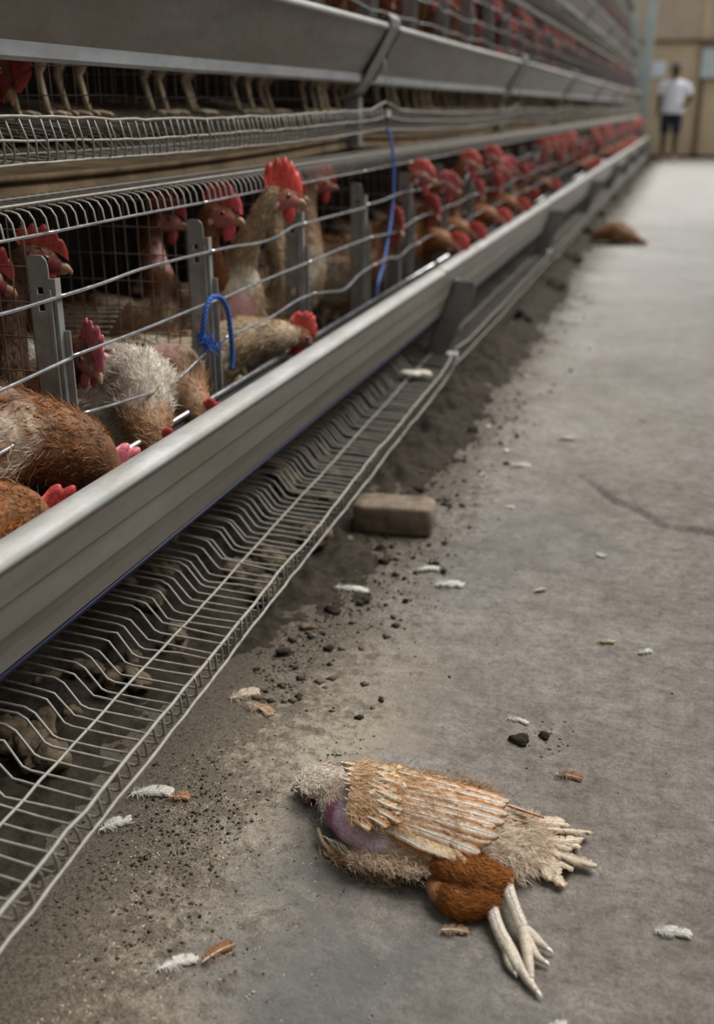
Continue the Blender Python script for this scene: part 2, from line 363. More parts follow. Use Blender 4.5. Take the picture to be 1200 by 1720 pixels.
mb = MB(); mb.box((-0.80, WY - 0.035, 1.42), (-0.56, WY - 0.028, 1.69)); tag(mb.build('notice_sheet', M['paper'], sm=False), 'white paper sheet pinned on tan wall behind the standing person', 'sign')
# two added walls, out of the picture, that keep low daylight off the cages
mb = MB(); mb.box((1.7, -1.5, -0.05), (1.85, 10.5, 2.2)); tag(struct(mb.build('wall_right', M['wallside'], sm=False)), 'added unseen wall across the aisle, blocking low daylight')
mb = MB(); mb.box((-4, -1.65, -0.05), (1.85, -1.5, 2.2)); tag(struct(mb.build('wall_front', M['wallside'], sm=False)), 'added unseen wall behind the camera, blocking low daylight')
# painted steel column with a brace at the end of the rows
pc = empty('steel_column', (-0.85, 20.45, 0))
mb = MB(); mb.box((-0.08, -0.06, 0), (0.08, 0.06, 4.0)); mb.build('shaft', M['post'], pc, False)
mb = MB(); mb.box((-0.12, -0.1, 0), (0.12, 0.1, 0.03)); mb.build('base_plate', M['post'], pc, False)
mb = MB(); mb.prism([(-0.50, 0, 2.75), (-0.33, 0, 2.75), (0.0, 0, 1.25), (-0.14, 0, 1.25)], V(0, -0.05, 0), V(0, 0.05, 0)); mb.build('brace', M['post'], pc, False)
tag(pc, 'pale green steel column with slanting brace at the far end of the cages', 'column')

# ------------------------------------------------------------------ cage battery: constants per tier
FR0, FRS = 3.2, 2.6                 # support frames along the row
CG0, CGS = 1.30, 0.519              # cage dividers along the row
TDX, TDZ = -0.13, 0.685             # set-back and rise from tier to tier
YEND = 20.2
ORD = ['', 'first', 'second', 'third', 'fourth', 'fifth', 'sixth', 'seventh', 'eighth', 'ninth', 'tenth', 'eleventh', 'twelfth']
TN = ['bottom', 'second', 'third', 'fourth']
def tier(k): return TDX * k, TDZ * k

def rect_sag(seed, a):
    n = Noise(seed, 0.5, 2)
    return lambda y: (a * float(n(V(0, y, 0))), a * float(n(V(5, y, 3))))
# ---- feed troughs (one per span and tier)
def make_trough(k, y0, y1, near):
    dx, dz = tier(k); t = empty('feed_trough', (-0.75 + dx, y0, 0.25 + dz))
    ox, oz = 0.75, -0.25
    def S(prof, ny=2, th=0.0015, sag=None):
        mb = MB(); mb.strip([(a + ox, b + oz) for a, b in prof], 0.0003, y1 - y0 - 0.0003, ny, th, sag); return mb
    n = 40 if near else 4; sg = rect_sag(31 + k, 0.0016) if near else None
    if k == 0:
        face = [(-0.679, 0.424), (-0.683, 0.404), (-0.690, 0.372), (-0.6935, 0.369), (-0.702, 0.325), (-0.708, 0.312)]
        band = [(-0.707, 0.314), (-0.713, 0.298), (-0.722, 0.268), (-0.73, 0.262), (-0.79, 0.258)]
        lip = [(-0.715, 0.416), (-0.720, 0.426), (-0.715, 0.432), (-0.700, 0.434), (-0.684, 0.431), (-0.678, 0.424), (-0.679, 0.416)]
    else:
        face = [(-0.712, 0.428), (-0.735, 0.392), (-0.795, 0.300)]
        band = [(-0.782, 0.322), (-0.791, 0.316), (-0.794, 0.284), (-0.800, 0.279), (-0.83, 0.281)]
        lip = [(-0.738, 0.424), (-0.738, 0.432), (-0.728, 0.436), (-0.716, 0.434), (-0.711, 0.426), (-0.714, 0.418)]
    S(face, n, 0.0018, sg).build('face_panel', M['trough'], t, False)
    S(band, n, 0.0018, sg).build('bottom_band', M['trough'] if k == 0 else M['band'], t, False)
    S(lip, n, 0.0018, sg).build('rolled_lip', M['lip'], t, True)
    if k == 0:
        S([(-0.728, 0.262), (-0.79, 0.262), (-0.805, 0.30), (-0.812, 0.385)], n, 0.0015).build('pan', M['pan'], t, False)
        mb = MB(); mb.tube([(-0.806 + ox, 0.004, 0.392 + oz), (-0.806 + ox, y1 - y0 - 0.004, 0.392 + oz)], 0.0055, 8); mb.build('inner_rail', M['bar'], t)
        mb = MB(); mb.tube([(-0.724 + ox, 0.004, 0.262 + oz), (-0.724 + ox, y1 - y0 - 0.004, 0.262 + oz)], 0.004, 6); mb.build('edge_cord', M['cable'], t)
        mb = MB(); mb.tube([(-0.775 + ox, 0.004, 0.345 + oz), (-0.775 + ox, y1 - y0 - 0.004, 0.345 + oz)], 0.012, 8); mb.build('feed_chain_tube', M['pan'], t)
    else:
        S([(-0.83, 0.281), (-0.85, 0.30), (-0.855, 0.385)], 2, 0.0015).build('pan', M['pan'], t, False)
    return t
spans = [(FR0 + FRS * (i - 1), min(FR0 + FRS * i, YEND)) for i in range(8)]
for k in range(4):
    for i, (y0, y1) in enumerate(spans):
        if k == 2 and i < 1 or k == 3 and i < 2 or y1 - y0 < 0.3: continue
        t = make_trough(k, max(y0, 0.25), y1, k < 2 and i < 2)
        if k == 0 and i == 0: lb, g = 'grey galvanised feed trough running diagonally past the nearest hens', None
        elif k == 1 and i == 0: lb, g = 'dull grey upper feed trough seen from below at top left', None
        elif k == 0 and i == 1: lb, g = 'bottom feed trough section just beyond the nearest sloping support leg', None
        elif k == 1 and i == 1: lb, g = 'upper feed trough section between the two nearest slanted brackets', None
        else: lb, g = (f'{ORD[i + 1]} feed trough section along the {TN[k]} tier, counted from the camera' if k < 2 else f'feed trough section of the {TN[k]} tier farther down the row'), f'far {TN[k]}-tier feed troughs'
        tag(t, lb, 'feed trough', g)

# ---- egg trays of wire (one per span and tier)
def wiggle(y0, y1, n, a, seed, kink=0.0):
    r = np.random.default_rng(seed); ys = np.linspace(y0, y1, n); nn = Noise(seed, 1.6, 3)
    P = np.stack([0 * ys, ys, 0 * ys], 1); w = a * nn(P) + kink * r.normal(size=n) ; u = a * nn(P + V(7, 0, 3)) + kink * r.normal(size=n)
    return ys, w, u
CROSS = [(0.004, 0.040), (0.002, 0.022), (0.000, 0.004), (-0.007, 0.0), (-0.07, 0.003), (-0.128, 0.004), (-0.138, 0.008), (-0.163, 0.038), (-0.175, 0.042), (-0.30, 0.05), (-0.62, 0.09)]
def cross_wire(seed, r, n, prof=CROSS):
    g = np.random.default_rng(seed); mb = MB(); P = []
    for i, (x, z) in enumerate(prof):
        P.append((x + g.normal() * 0.0012 * (i > 2), (-0.013, -0.006, 0, 0)[min(i, 3)] + g.normal() * 0.0016 * (1 if i != 2 else 0.3), z + g.normal() * 0.0012 * (i > 2)))
    mb.tube(P, r, n); return mb
CW = [cross_wire(s, 0.0020, 6).mesh('cross_wire', M['wire']) for s in range(8)]
TALL = [(0.0, 0.058), (0.004, 0.03), (0.0, 0.006), (-0.01, 0.0), (-0.07, 0.0), (-0.14, 0.006), (-0.17, 0.035), (-0.30, 0.045), (-0.62, 0.09)]
CWT = [cross_wire(50 + s, 0.0017, 6, TALL).mesh('cross_wire', M['wire']) for s in range(8)]
def make_tray(k, y0, y1, near, xa, xb, za, zb, tall=False):
    t = empty('egg_tray', (xa, y0, za)); L = y1 - y0
    fx = lambda y: (xb - xa) * y / L; fz_ = lambda y: (zb - za) * y / L - (0.014 if tall else 0.0) * np.sin(np.pi * np.clip(y / L, 0, 1))
    n = 70 if near else 12
    prof = CROSS if not tall else [(0.0, 0.058), (0.004, 0.03), (0.0, 0.006), (-0.01, 0.0), (-0.07, 0.0), (-0.14, 0.006), (-0.17, 0.035), (-0.30, 0.045), (-0.62, 0.09)]
    rails = [(0.004, 0.040, 0.0028, 0.0032), (0.001, -0.002, 0.0028, 0.0026), (-0.104, 0.006, 0.0024, 0.0018), (-0.30, 0.055, 0.002, 0.001)]
    if tall: rails = [(0.0, 0.058, 0.0026, 0.003), (0.004, 0.03, 0.0022, 0.0022), (-0.002, 0.001, 0.0024, 0.002), (-0.12, 0.008, 0.002, 0.001)]
    for j, (rx, rz, rr, am) in enumerate(rails):
        ys, w, u = wiggle(0, L, n, am, 100 + 17 * k + j + int(y0 * 7), am * 0.25 if near else 0)
        e = np.exp(-(ys / 0.10) ** 2) + np.exp(-((L - ys) / 0.10) ** 2) if j < 2 else 0 * ys   # the rails pinch together at the joints
        lift = 0.018 * e * (1 if j == 0 else 0.4)
        mb = MB(); mb.tube(np.stack([rx + w + fx(ys), ys, rz + u + fz_(ys) + lift], 1), rr, 6 if near else 4); mb.build('rim_rail' if j == 0 else 'rail', M['wire'], t)
    sp = 0.0252; ny = int(L / sp); r = np.random.default_rng(int(100 * y0) + k)
    if near and y0 < 1:
        for i in range(ny):
            y = (i + 0.5) * sp; o = link('cross_wire', (CWT if tall else CW)[int(r.integers(8))], t, (fx(y) + r.normal() * 0.001, y + r.normal() * 0.0012, fz_(y) + r.normal() * 0.0008))
            o.rotation_euler = (0, r.normal() * 0.012, r.normal() * 0.018)
    else:
        mb = MB(); nn = Noise(55 + k, 1.2, 2)
        for i in range(ny):
            y = (i + 0.5) * sp; wv = 0.002 * float(nn(V(0, y, 0)))
            P = [(x + fx(y) + wv, y + r.normal() * 0.001, z + fz_(y) + wv) for x, z in prof]
            mb.tube(P, 0.0016, 5 if near else 3, False)
        o = mb.build('cross_wires', M['wire'], t); o['kind'] = 'stuff'
    mb = MB(); mb.box((-0.02, L - 0.02, 0.035), (0.012, L + 0.02, 0.053)); mb.build('joint_clip', M['lip'], t, False, (fx(L), 0, fz_(L)))
    return t
for k in range(4):
    dx, dz = tier(k)
    for i, (y0, y1) in enumerate(spans):
        if k == 2 and i < 1 or k == 3 and i < 2 or y1 - y0 < 0.3: continue
        if k == 0 and i == 0: a = (-0.575, -0.640, 0.112, 0.128); y0 = 0.5
        elif k == 0: a = (-0.645, -0.655, 0.128, 0.128)
        else: a = (-0.87 + dx - TDX, -0.87 + dx - TDX, 0.835 + dz - TDZ, 0.838 + dz - TDZ); y0 = max(y0, 0.75)
        t = make_tray(k, y0, y1 - 0.02, k < 2 and i < 2 and not (k == 0 and i == 1), a[0], a[1], a[2], a[3], k > 0)
        if k == 0 and i == 0: lb, g = 'long wire egg tray with upturned lip beside the floor, nearest the camera', None
        elif k == 1 and i == 0: lb, g = 'wire egg tray hanging above the nearest hens, left of its raised joint', None
        elif k == 0 and i == 1: lb, g = 'wire egg tray section just beyond the kinked joint near the floor', None
        elif k == 1 and i == 1: lb, g = 'upper wire egg tray section right of the raised joint', None
        else: lb, g = (f'{ORD[i + 1]} wire egg tray section along the {TN[k]} tier, counted from the camera' if k < 2 else f'wire egg tray section of the {TN[k]} tier farther down the row'), f'far {TN[k]}-tier egg trays'
        tag(t, lb, 'egg tray', g)

# ---- support frames
for i in range(7):
    y = FR0 + FRS * i
    t = empty('support_frame', (-0.9, y, 0))
    # sloping leg of bent sheet under the bottom trough
    mb = MB()
    for (a, b, off, w) in (((-0.672, 0.372), (-0.815, 0.0), 0.18, 0.055),):
        A = V(a[0] + 0.9, off, a[1]); B = V(b[0] + 0.9, off, b[1]); d = nz(B - A); s = V(-d[2], 0, d[0])
        mb.prism([A - s * 0.012, A + s * 0.05 - d * 0.02, A + s * 0.066 + d * 0.02, B + s * 0.05, B - s * 0.012], V(0, -0.003, 0), V(0, 0.003, 0))
        mb.prism([A - s * 0.012 - d * 0.0, A - s * 0.008 - d * 0.0, B - s * 0.008, B - s * 0.012], V(0, -0.003, 0), V(0, 0.045, 0))
    mb.build('leg', M['frame'], t, False)
    mb = MB(); mb.box((0.03, 0.0, 0), (0.075, 0.012, 0.46)); mb.box((0.03, -0.02, 0), (0.036, 0.02, 0.46)); mb.build('upright', M['frame'], t, False)
    for k in range(1, 4):
        dx, dz = tier(k); mb = MB()
        X0, Z0 = 0.9 + dx - TDX, dz - TDZ                # bent strap lying on the trough face, its foot turned in underneath
        prof = [(-0.868 + X0, 1.128 + Z0), (-0.850 + X0, 1.146 + Z0), (-0.836 + X0, 1.132 + Z0), (-0.838 + X0, 1.112 + Z0), (-0.866 + X0, 1.062 + Z0), (-0.918 + X0, 0.975 + Z0), (-0.945 + X0, 0.940 + Z0), (-1.00 + X0, 0.925 + Z0)]
        mb.strip(prof, -0.085, 0.012, 2, 0.004)
        mb.strip([(a_ - 0.004, b_ - 0.0) for a_, b_ in prof[3:6]] , 0.012, 0.016, 2, 0.022); mb.build('trough_bracket', M['frame'], t, False)
        mb = MB(); mb.box((-0.10 + dx - TDX, -0.01, 0.79 + dz - TDZ), (-0.055 + dx - TDX, 0.03, 0.93 + dz - TDZ)); mb.build('hanger', M['strap'], t, False)
        for yy in (0.0, 0.12):
            mb = MB(); mb.tube([(0.035 + dx - TDX, -0.06, 1.03 + dz - TDZ), (0.035 + dx - TDX, yy, 0.90 + dz - TDZ)], 0.0016, 5); mb.build('tie_wire', M['wire'], t)
    tag(t, 'bent sheet steel support frame by the kinked tray joint, nearest one' if i == 0 else f'{ORD[i + 1]} bent sheet steel support frame down the row, counted from the camera', 'support frame', None if i == 0 else 'far support frames')

# ---- cages
def strap_mb():
    mb = MB(); w = 0.032; y = 0.0012
    segs = [(0.355, 0.425, 0), (0.425, 0.442, 1), (0.442, 0.485, 0), (0.485, 0.502, 1), (0.502, 0.628, 0), (0.628, 0.644, 1), (0.644, 0.652, 0), (0.652, 0.662, 1), (0.662, 0.69, 0)]
    for a, b, hole in segs:
        if not hole: mb.box((-w, -y, a), (0, y, b))
        else: mb.box((-w, -y, a), (-w * 0.66, y, b)); mb.box((-w * 0.34, -y, a), (0, y, b))
    mb.prism([(-w, 0, 0.69), (0, 0, 0.69), (-0.002, 0, 0.700), (-0.008, 0, 0.706), (-w + 0.006, 0, 0.707), (-w, 0, 0.704)], V(0, -y, 0), V(0, y, 0))
    return mb
def clip_mb():
    mb = MB()                                     # folded channel in front of the strap that carries the bars
    mb.box((0.0, -0.004, 0.40), (0.009, -0.0015, 0.675)); mb.box((0.009, -0.004, 0.36), (0.0115, 0.010, 0.675)); mb.box((0.0115, 0.006, 0.36), (0.021, 0.009, 0.60))
    mb.box((0.002, -0.010, 0.36), (0.006, -0.006, 0.66))
    return mb
def divider_mb():
    mb = MB(); r = np.random.default_rng(5)
    for i in range(20):
        x = -0.034 - i * 0.0255; mb.tube([(x + r.normal() * 0.0008, 0, 0.22), (x, 0, 0.5), (x + r.normal() * 0.0008, 0, 0.762)], 0.0012, 5, False)
    for i in range(11):
        z = 0.235 + i * 0.0505; mb.tube([(-0.005 if z < 0.72 else -0.03, 0.002, z), (-0.53, 0.002, z)], 0.0012, 5, False)
    return mb
def top_mb():
    mb = MB()
    for i in range(20):
        y = 0.012 + i * 0.0258; mb.tube([(-0.0, y, 0.737), (-0.003, y, 0.756), (-0.010, y, 0.766), (-0.02, y, 0.769), (-0.06, y, 0.771), (-0.53, y, 0.775)], 0.0016, 6, False)
    for x, z, r in ((-0.03, 0.774, 0.0024), (-0.10, 0.774, 0.002), (-0.2, 0.775, 0.002), (-0.35, 0.777, 0.002)): mb.tube([(x, 0, z), (x, CGS, z)], r, 6, False)
    return mb
def floor_mb():
    mb = MB()
    for i in range(11):
        y = 0.02 + i * 0.048; mb.tube([(0.03, y, 0.168), (-0.53, y, 0.235)], 0.0013, 4, False)
    for x in (-0.05, -0.2, -0.35, -0.5): mb.tube([(x, 0, 0.168 + (0.03 - x) * 0.12 - 0.002), (x, CGS, 0.168 + (0.03 - x) * 0.12 - 0.002)], 0.0016, 4, False)
    return mb
BX = [0.0, 0.010, 0.020, 0.030]; BZ = [0.737, 0.650, 0.563, 0.487]
def bar_mb(j, kinks, r=0.0029):
    mb = MB(); P = catmull([(BX[j] + 0.004 + dx_, y, BZ[j] + dz_) for y, dx_, dz_ in kinks], 30)
    mb.tube(P, r if j else 0.0024, 8, True); return mb
E_ = CGS
KN = {   # measured shapes of the bars in the nearest cages, then generic ones
 (0, 1): [(0, 0, -.004), (.15, 0, -.004), (.26, 0, .006), (.38, .004, .001), (E_, 0, 0)], (0, 2): [(0, 0, -.006), (.3, .004, -.004), (E_, 0, 0)], (0, 3): [(0, 0, -.002), (.3, .004, -.002), (.40, .004, .008), (E_, 0, -.006)],
 (1, 1): [(0, 0, 0), (.12, 0, .001), (.24, .003, .006), (.4, 0, .003), (E_, 0, 0)], (1, 2): [(0, 0, .002), (.2, .004, .001), (.4, .004, .001), (E_, 0, -.001)], (1, 3): [(0, 0, -.006), (.12, .004, -.018), (.26, .010, -.026), (.40, .006, -.008), (E_, 0, 0)],
 (2, 1): [(0, 0, 0), (.10, 0, -.003), (.22, .004, -.010), (.33, .004, -.009), (.45, 0, .001), (E_, 0, 0)], (2, 2): [(0, 0, -.003), (.2, .003, .001), (E_, 0, 0)], (2, 3): [(0, 0, .002), (.22, .004, 0), (.40, 0, .006), (E_, 0, .004)],
 (3, 1): [(0, 0, 0), (.2, 0, -.002), (E_, 0, -.006)], (3, 2): [(0, 0, 0), (.25, .003, .003), (E_, 0, 0)], (3, 3): [(0, 0, .004), (.10, .003, -.008), (.22, .008, -.020), (.36, .004, -.004), (E_, 0, .002)]}
def gen_k(seed):
    r = np.random.default_rng(seed); return [(0, 0, 0), (.14, .004, r.normal() * .005), (.28, .006, -.004 + r.normal() * .007), (.40, .003, r.normal() * .005), (E_, 0, 0)]
STRAP = strap_mb().mesh('divider_strap', M['strap'], False); CLIP = clip_mb().mesh('bar_clip', M['strap'], False)
DIV = divider_mb().mesh('divider_mesh', M['rust']); TOP = top_mb().mesh('top_mesh', M['wire']); FLM = floor_mb().mesh('floor_mesh', M['rust'])
GENB = {(j, s): bar_mb(j, gen_k(10 * j + s) if j else [(0, 0, 0), (.26, .002, .001 * (s - 1)), (E_, 0, 0)]).mesh('front_bar', M['bar']) for j in range(4) for s in range(4)}
TOPBAR = bar_mb(0, [(0, 0, 0), (.26, 0, .001), (E_, 0, 0)]).mesh('front_bar', M['bar'])
def make_cage(k, i):
    dx, dz = tier(k); y = CG0 + CGS * (i - 1)
    t = empty('wire_cage', (-0.845 + dx, y, dz + 0.16)); off = (0, 0, -0.16); near = k == 0 and i < 4
    link('divider_strap', STRAP, t, off); link('bar_clip', CLIP, t, off); link('divider_mesh', DIV, t, off); link('top_mesh', TOP, t, off); link('floor_mesh', FLM, t, off)
    for j in range(4):
        if near and (i, j) in KN: me = bar_mb(j, KN[(i, j)]).mesh('front_bar', M['bar'])
        else: me = TOPBAR if j == 0 else GENB[(j, (i + j + k) % 4)]
        link('front_bar', me, t, off)
    return t
CL = {0: 'wire cage at the left edge, holding the big orange-brown hen', 1: 'wire cage between the first two grey straps, with mottled bare-backed hens', 2: 'wire cage right of the frayed blue twine, with the tall red-combed hen', 3: 'wire cage just left of the long hanging blue twine'}
for k in range(4):
    for i in range(0, 38):
        y = CG0 + CGS * (i - 1)
        if y + CGS > YEND or k == 2 and y < 5 or k == 3 and y < 7: continue
        t = make_cage(k, i)
        if k == 0 and i in CL: lb, g = CL[i], None
        elif k == 0: lb, g = (f'{ORD[i - 3]} wire cage beyond the long blue twine on the bottom tier' if i < 16 else 'small blurred wire cage at the far end of the bottom tier'), 'far bottom-tier cages'
        elif k == 1 and i < 12: lb, g = f'{ORD[i + 1]} wire cage from the left on the second tier', 'second-tier cages'
        else: lb, g = f'blurred wire cage far along the {TN[k]} tier', f'{TN[k]}-tier cages'
        tag(t, lb, 'cage', g)

# ---- dropping boards under the upper tiers, and an added dark sheet that stops light behind the cages
for k in range(1, 5):
    dx, dz = tier(k)
    for i, (y0, y1) in enumerate(spans):
        if y1 - y0 < 0.3: continue
        y0 = max(y0, 0.3)
        sg = (lambda y, L=y1 - y0: (0, -0.022 * math.sin(math.pi * min(1, max(0, y / L)))))
        t = empty('dropping_board', (-1.0 + dx - TDX, y0, 0.80 + dz - TDZ))
        mb = MB(); mb.strip([(0.012, -0.014), (0.0, 0.014), (-0.10, 0.016), (-0.48, 0.03)], 0, y1 - y0 - 0.005, 12, 0.006, sg); mb.build('sheet', M['board'], t, False)
        mb = MB(); mb.tube([(0.010, y, 0.016 + sg(y)[1]) for y in np.linspace(0, y1 - y0 - 0.005, 12)], 0.006, 6); mb.build('edge_bead', M['board'], t)
        if i == 0 and k == 1: lb, g = 'brown soiled board between the nearest cage tops and the upper egg tray', None
        else: lb, g = (f'{ORD[i + 1]} brown soiled board over the bottom tier, counted from the camera' if k == 1 else f'brown soiled dropping board over the {TN[k-1]} tier'), f'far dropping boards over the {TN[k-1]} tier'
        tag(t, lb, 'board', g)
mb = MB(); mb.box((-1.92, 0.0, 0), (-1.90, YEND, 3.3)); tag(mb.build('back_sheet', M['curtain'], sm=False), 'added dark sheet blocking light behind the cages along the row', 'sheet')
# ------------------------------------------------------------------ feathers
BROWN, DKBROWN, ORANGE = V(.235, .085, .026), V(.07, .029, .013), V(.41, .155, .04)
CREAM, WHITE, TAN = V(.74, .60, .43), V(.86, .80, .69), V(.50, .34, .19)
SKIN, REDFACE, COMBRED = V(.62, .33, .29), V(.40, .12, .105), V(.54, .065, .055)
class Loft:
    """one continuous skin swept along a spine; rings carry a width, a height and a side vector"""
    def __init__(s, pts, rw, rh, sides, n=44, m=22):
        D = np.hstack([np.asarray(pts, float), np.asarray(rw, float)[:, None], np.asarray(rh, float)[:, None], np.asarray(sides, float)])
        D = catmull(D, n); s.P = D[:, :3]; s.w = np.maximum(D[:, 3], .001); s.h = np.maximum(D[:, 4], .001)
        T = np.gradient(s.P, axis=0); s.T = nz(T); S = D[:, 5:8]; S = S - s.T * np.sum(S * s.T, 1, keepdims=True); s.S = nz(S); s.U = np.cross(s.T, s.S); s.n, s.m = n, m
    def at(s, u, a):
        """u in 0..1 along the spine, a = angle from the top (up) towards the side"""
        f = np.clip(u, 0, 1 - 1e-6) * (s.n - 1); i = f.astype(int); f = (f - i)[:, None]; L = lambda A: A[i] * (1 - f) + A[i + 1] * f
        P, S, U, T = L(s.P), L(s.S), L(s.U), L(s.T); w = L(s.w[:, None]); h = L(s.h[:, None]); ca, sa = np.cos(a)[:, None], np.sin(a)[:, None]
        return P + U * h * ca + S * w * sa, nz(U * ca / h + S * sa / w), T, w[:, 0], h[:, 0]
    def mesh_into(s, mb, colf, rough=0.0, seed=0):
        a = np.linspace(0, 2 * math.pi, s.m, endpoint=False); u = np.repeat(np.linspace(0, 1, s.n), s.m); aa = np.tile(a, s.n)
        p, nrm, T, w, h = s.at(u, aa)
        if rough: p = p + nrm * (rough * Noise(seed, 22, 3)(p))[:, None]
        fs = []
        for i in range(s.n - 1):
            for j in range(s.m):
                q = (j + 1) % s.m; fs.append((i * s.m + j, (i + 1) * s.m + j, (i + 1) * s.m + q, i * s.m + q))
        fs.append(tuple(range(s.m))); fs.append(tuple((s.n - 1) * s.m + j for j in range(s.m - 1, -1, -1)))
        mb.add(p, fs, colf(u, aa, p)); return mb
    def sample(s, rng, n, u0=0.0, u1=1.0):
        g = np.linspace(u0, u1, 200); wt = np.interp(g, np.linspace(0, 1, s.n), s.w + s.h); c = np.cumsum(wt); c /= c[-1]
        u = np.interp(rng.uniform(0, 1, n), c, g); a = rng.uniform(0, 2 * math.pi, n); p, nr, T, w, h = s.at(u, a); return u, a, p, nr, -T
def blades(p, nr, fl, L, W, lift, curl, cb, ct, rng, splay=0.35):
    """thin two-segment barbs: 5 vertices, 3 triangles each"""
    n = len(p); ref = nz(np.cross(nr, fl)); th = rng.normal(0, splay, n)[:, None]
    fl = nz(fl * np.cos(th) + ref * np.sin(th)); lf = lift[:, None]
    d0 = nz(fl * np.cos(lf) + nr * np.sin(lf)); sd = nz(np.cross(d0, nr + rng.normal(0, .5, (n, 3)))) * (W[:, None] / 2); L = L[:, None]
    p1 = p + d0 * L * .5; d1 = nz(d0 - nr * curl[:, None] + rng.normal(0, .18, (n, 3))); p2 = p1 + d1 * L * .5
    v = np.stack([p - sd * .6, p + sd * .6, p1 - sd, p1 + sd, p2], 1).reshape(-1, 3)
    b = (np.arange(n) * 5)[:, None]; t = np.concatenate([b + [0, 1, 3], b + [0, 3, 2], b + [2, 3, 4]])
    c = np.stack([cb, cb, cb * .45 + ct * .55, cb * .45 + ct * .55, ct], 1).reshape(-1, 3); return v, t, c
def leaves(p, nr, fl, L, W, lift, cb, ct, rng, splay=0.2):
    """small contour feathers, cupped: 8 vertices, 8 triangles each"""
    n = len(p); ref = nz(np.cross(nr, fl)); th = rng.normal(0, splay, n)[:, None]; fl = nz(fl * np.cos(th) + ref * np.sin(th)); lf = lift[:, None]
    d = nz(fl * np.cos(lf) + nr * np.sin(lf)); sd = nz(np.cross(nr, d)); up = np.cross(d, sd); L = L[:, None]; w = W[:, None] / 2
    j = lambda s: rng.normal(0, 1, (n, 1)) * L * s
    v = np.stack([p, p + d * L * .38 - sd * w - up * w * .25, p + d * L * .40 + up * w * .2, p + d * L * .38 + sd * w - up * w * .25,
                  p + d * (L * .78 + j(.06)) - sd * w * .85 - up * (w * .35 + L * .05), p + d * L * .82 + up * w * .1 - up * L * .05, p + d * (L * .78 + j(.06)) + sd * w * .85 - up * (w * .35 + L * .05), p + d * (L + j(.05)) - up * L * .10], 1).reshape(-1, 3)
    b = (np.arange(n) * 8)[:, None]
    t = np.concatenate([b + k for k in ([0, 2, 1], [0, 3, 2], [1, 2, 5], [1, 5, 4], [2, 3, 6], [2, 6, 5], [4, 5, 7], [5, 6, 7])])
    m_ = cb * .5 + ct * .5; c = np.stack([cb, m_, m_, m_, ct, ct, ct, ct * .92], 1).reshape(-1, 3); return v, t, c
def join(parts):
    v, t, c, o = [], [], [], 0
    for a, b, d in parts: v.append(a); t.append(b + o); c.append(d); o += len(a)
    return np.vstack(v), np.vstack(t), np.vstack(c)
def long_feather(P0, P1, width, up, seed, cshaft, cin, cout, bend=0.0, fray=0.25, tipround=0.75, sag=0.0, n=26, asym=0.4):
    """one flight feather as solid geometry: a shaft and two cupped vanes with split, ragged edges"""
    r = np.random.default_rng(seed); P0, P1 = np.asarray(P0, float), np.asarray(P1, float); d = nz(P1 - P0); L = np.linalg.norm(P1 - P0)
    up = nz(np.asarray(up, float) - d * (np.asarray(up, float) @ d)); sd = np.cross(up, d)
    t = np.linspace(0, 1, n); C = P0 + d * (t * L)[:, None] + sd * (bend * L * 4 * t * (1 - t))[:, None] - up * (sag * L * t ** 2)[:, None]
    prof = np.clip((t - .06) / .2, 0, 1) ** .7 * np.where(t > tipround, np.sqrt(np.clip(1 - ((t - tipround) / (1 - tipround)) ** 2, 0, 1)), 1) * (0.72 + .28 * t)
    mb = MB(); T = nz(np.gradient(C, axis=0)); SD = np.cross(up, T)
    for sgn, wf, col in ((1, 1 + asym, cin), (-1, 1 - asym, cout)):
        w = width / 2 * wf * prof; notch = np.ones(n)
        for _ in range(int(1 + fray * 5)):
            k = int(r.integers(4, n - 1)); notch[k] *= r.uniform(.55, .9)
        w = w * notch * (1 + fray * .07 * r.normal(size=n)); sk = 0.006 * np.abs(r.normal(1, .4, n)) * np.clip((1 - t) * 6, 0, 1)
        rows = []
        for f in (0, .35, .7, 1.0):
            rows.append(C + SD * (sgn * w * f)[:, None] + T * (f * sk)[:, None] * (width / .02) + up * (0.10 * width * (f - f * f * 1.5) * 2 - .0002))
        vs = np.stack(rows, 1).reshape(-1, 3); fs = []
        for i in range(n - 1):
            for q in range(3):
                a = i * 4 + q; fs.append((a, a + 4, a + 5, a + 1) if sgn > 0 else (a, a + 1, a + 5, a + 4))
        jit = 1 + .10 * r.normal(size=(n, 1)); cc = np.stack([cshaft * jit, (cshaft * .45 + col * .55) * jit, col * jit, col * jit * .92], 1).reshape(-1, 3)
        mb.add(vs, fs, np.clip(cc, 0, 1))
    mb.tube(C + up * .0004, np.linspace(.0012, .0003, n) * (width / .02) ** .5, 5, True, np.clip(V(.9, .84, .7), 0, 1)); return mb

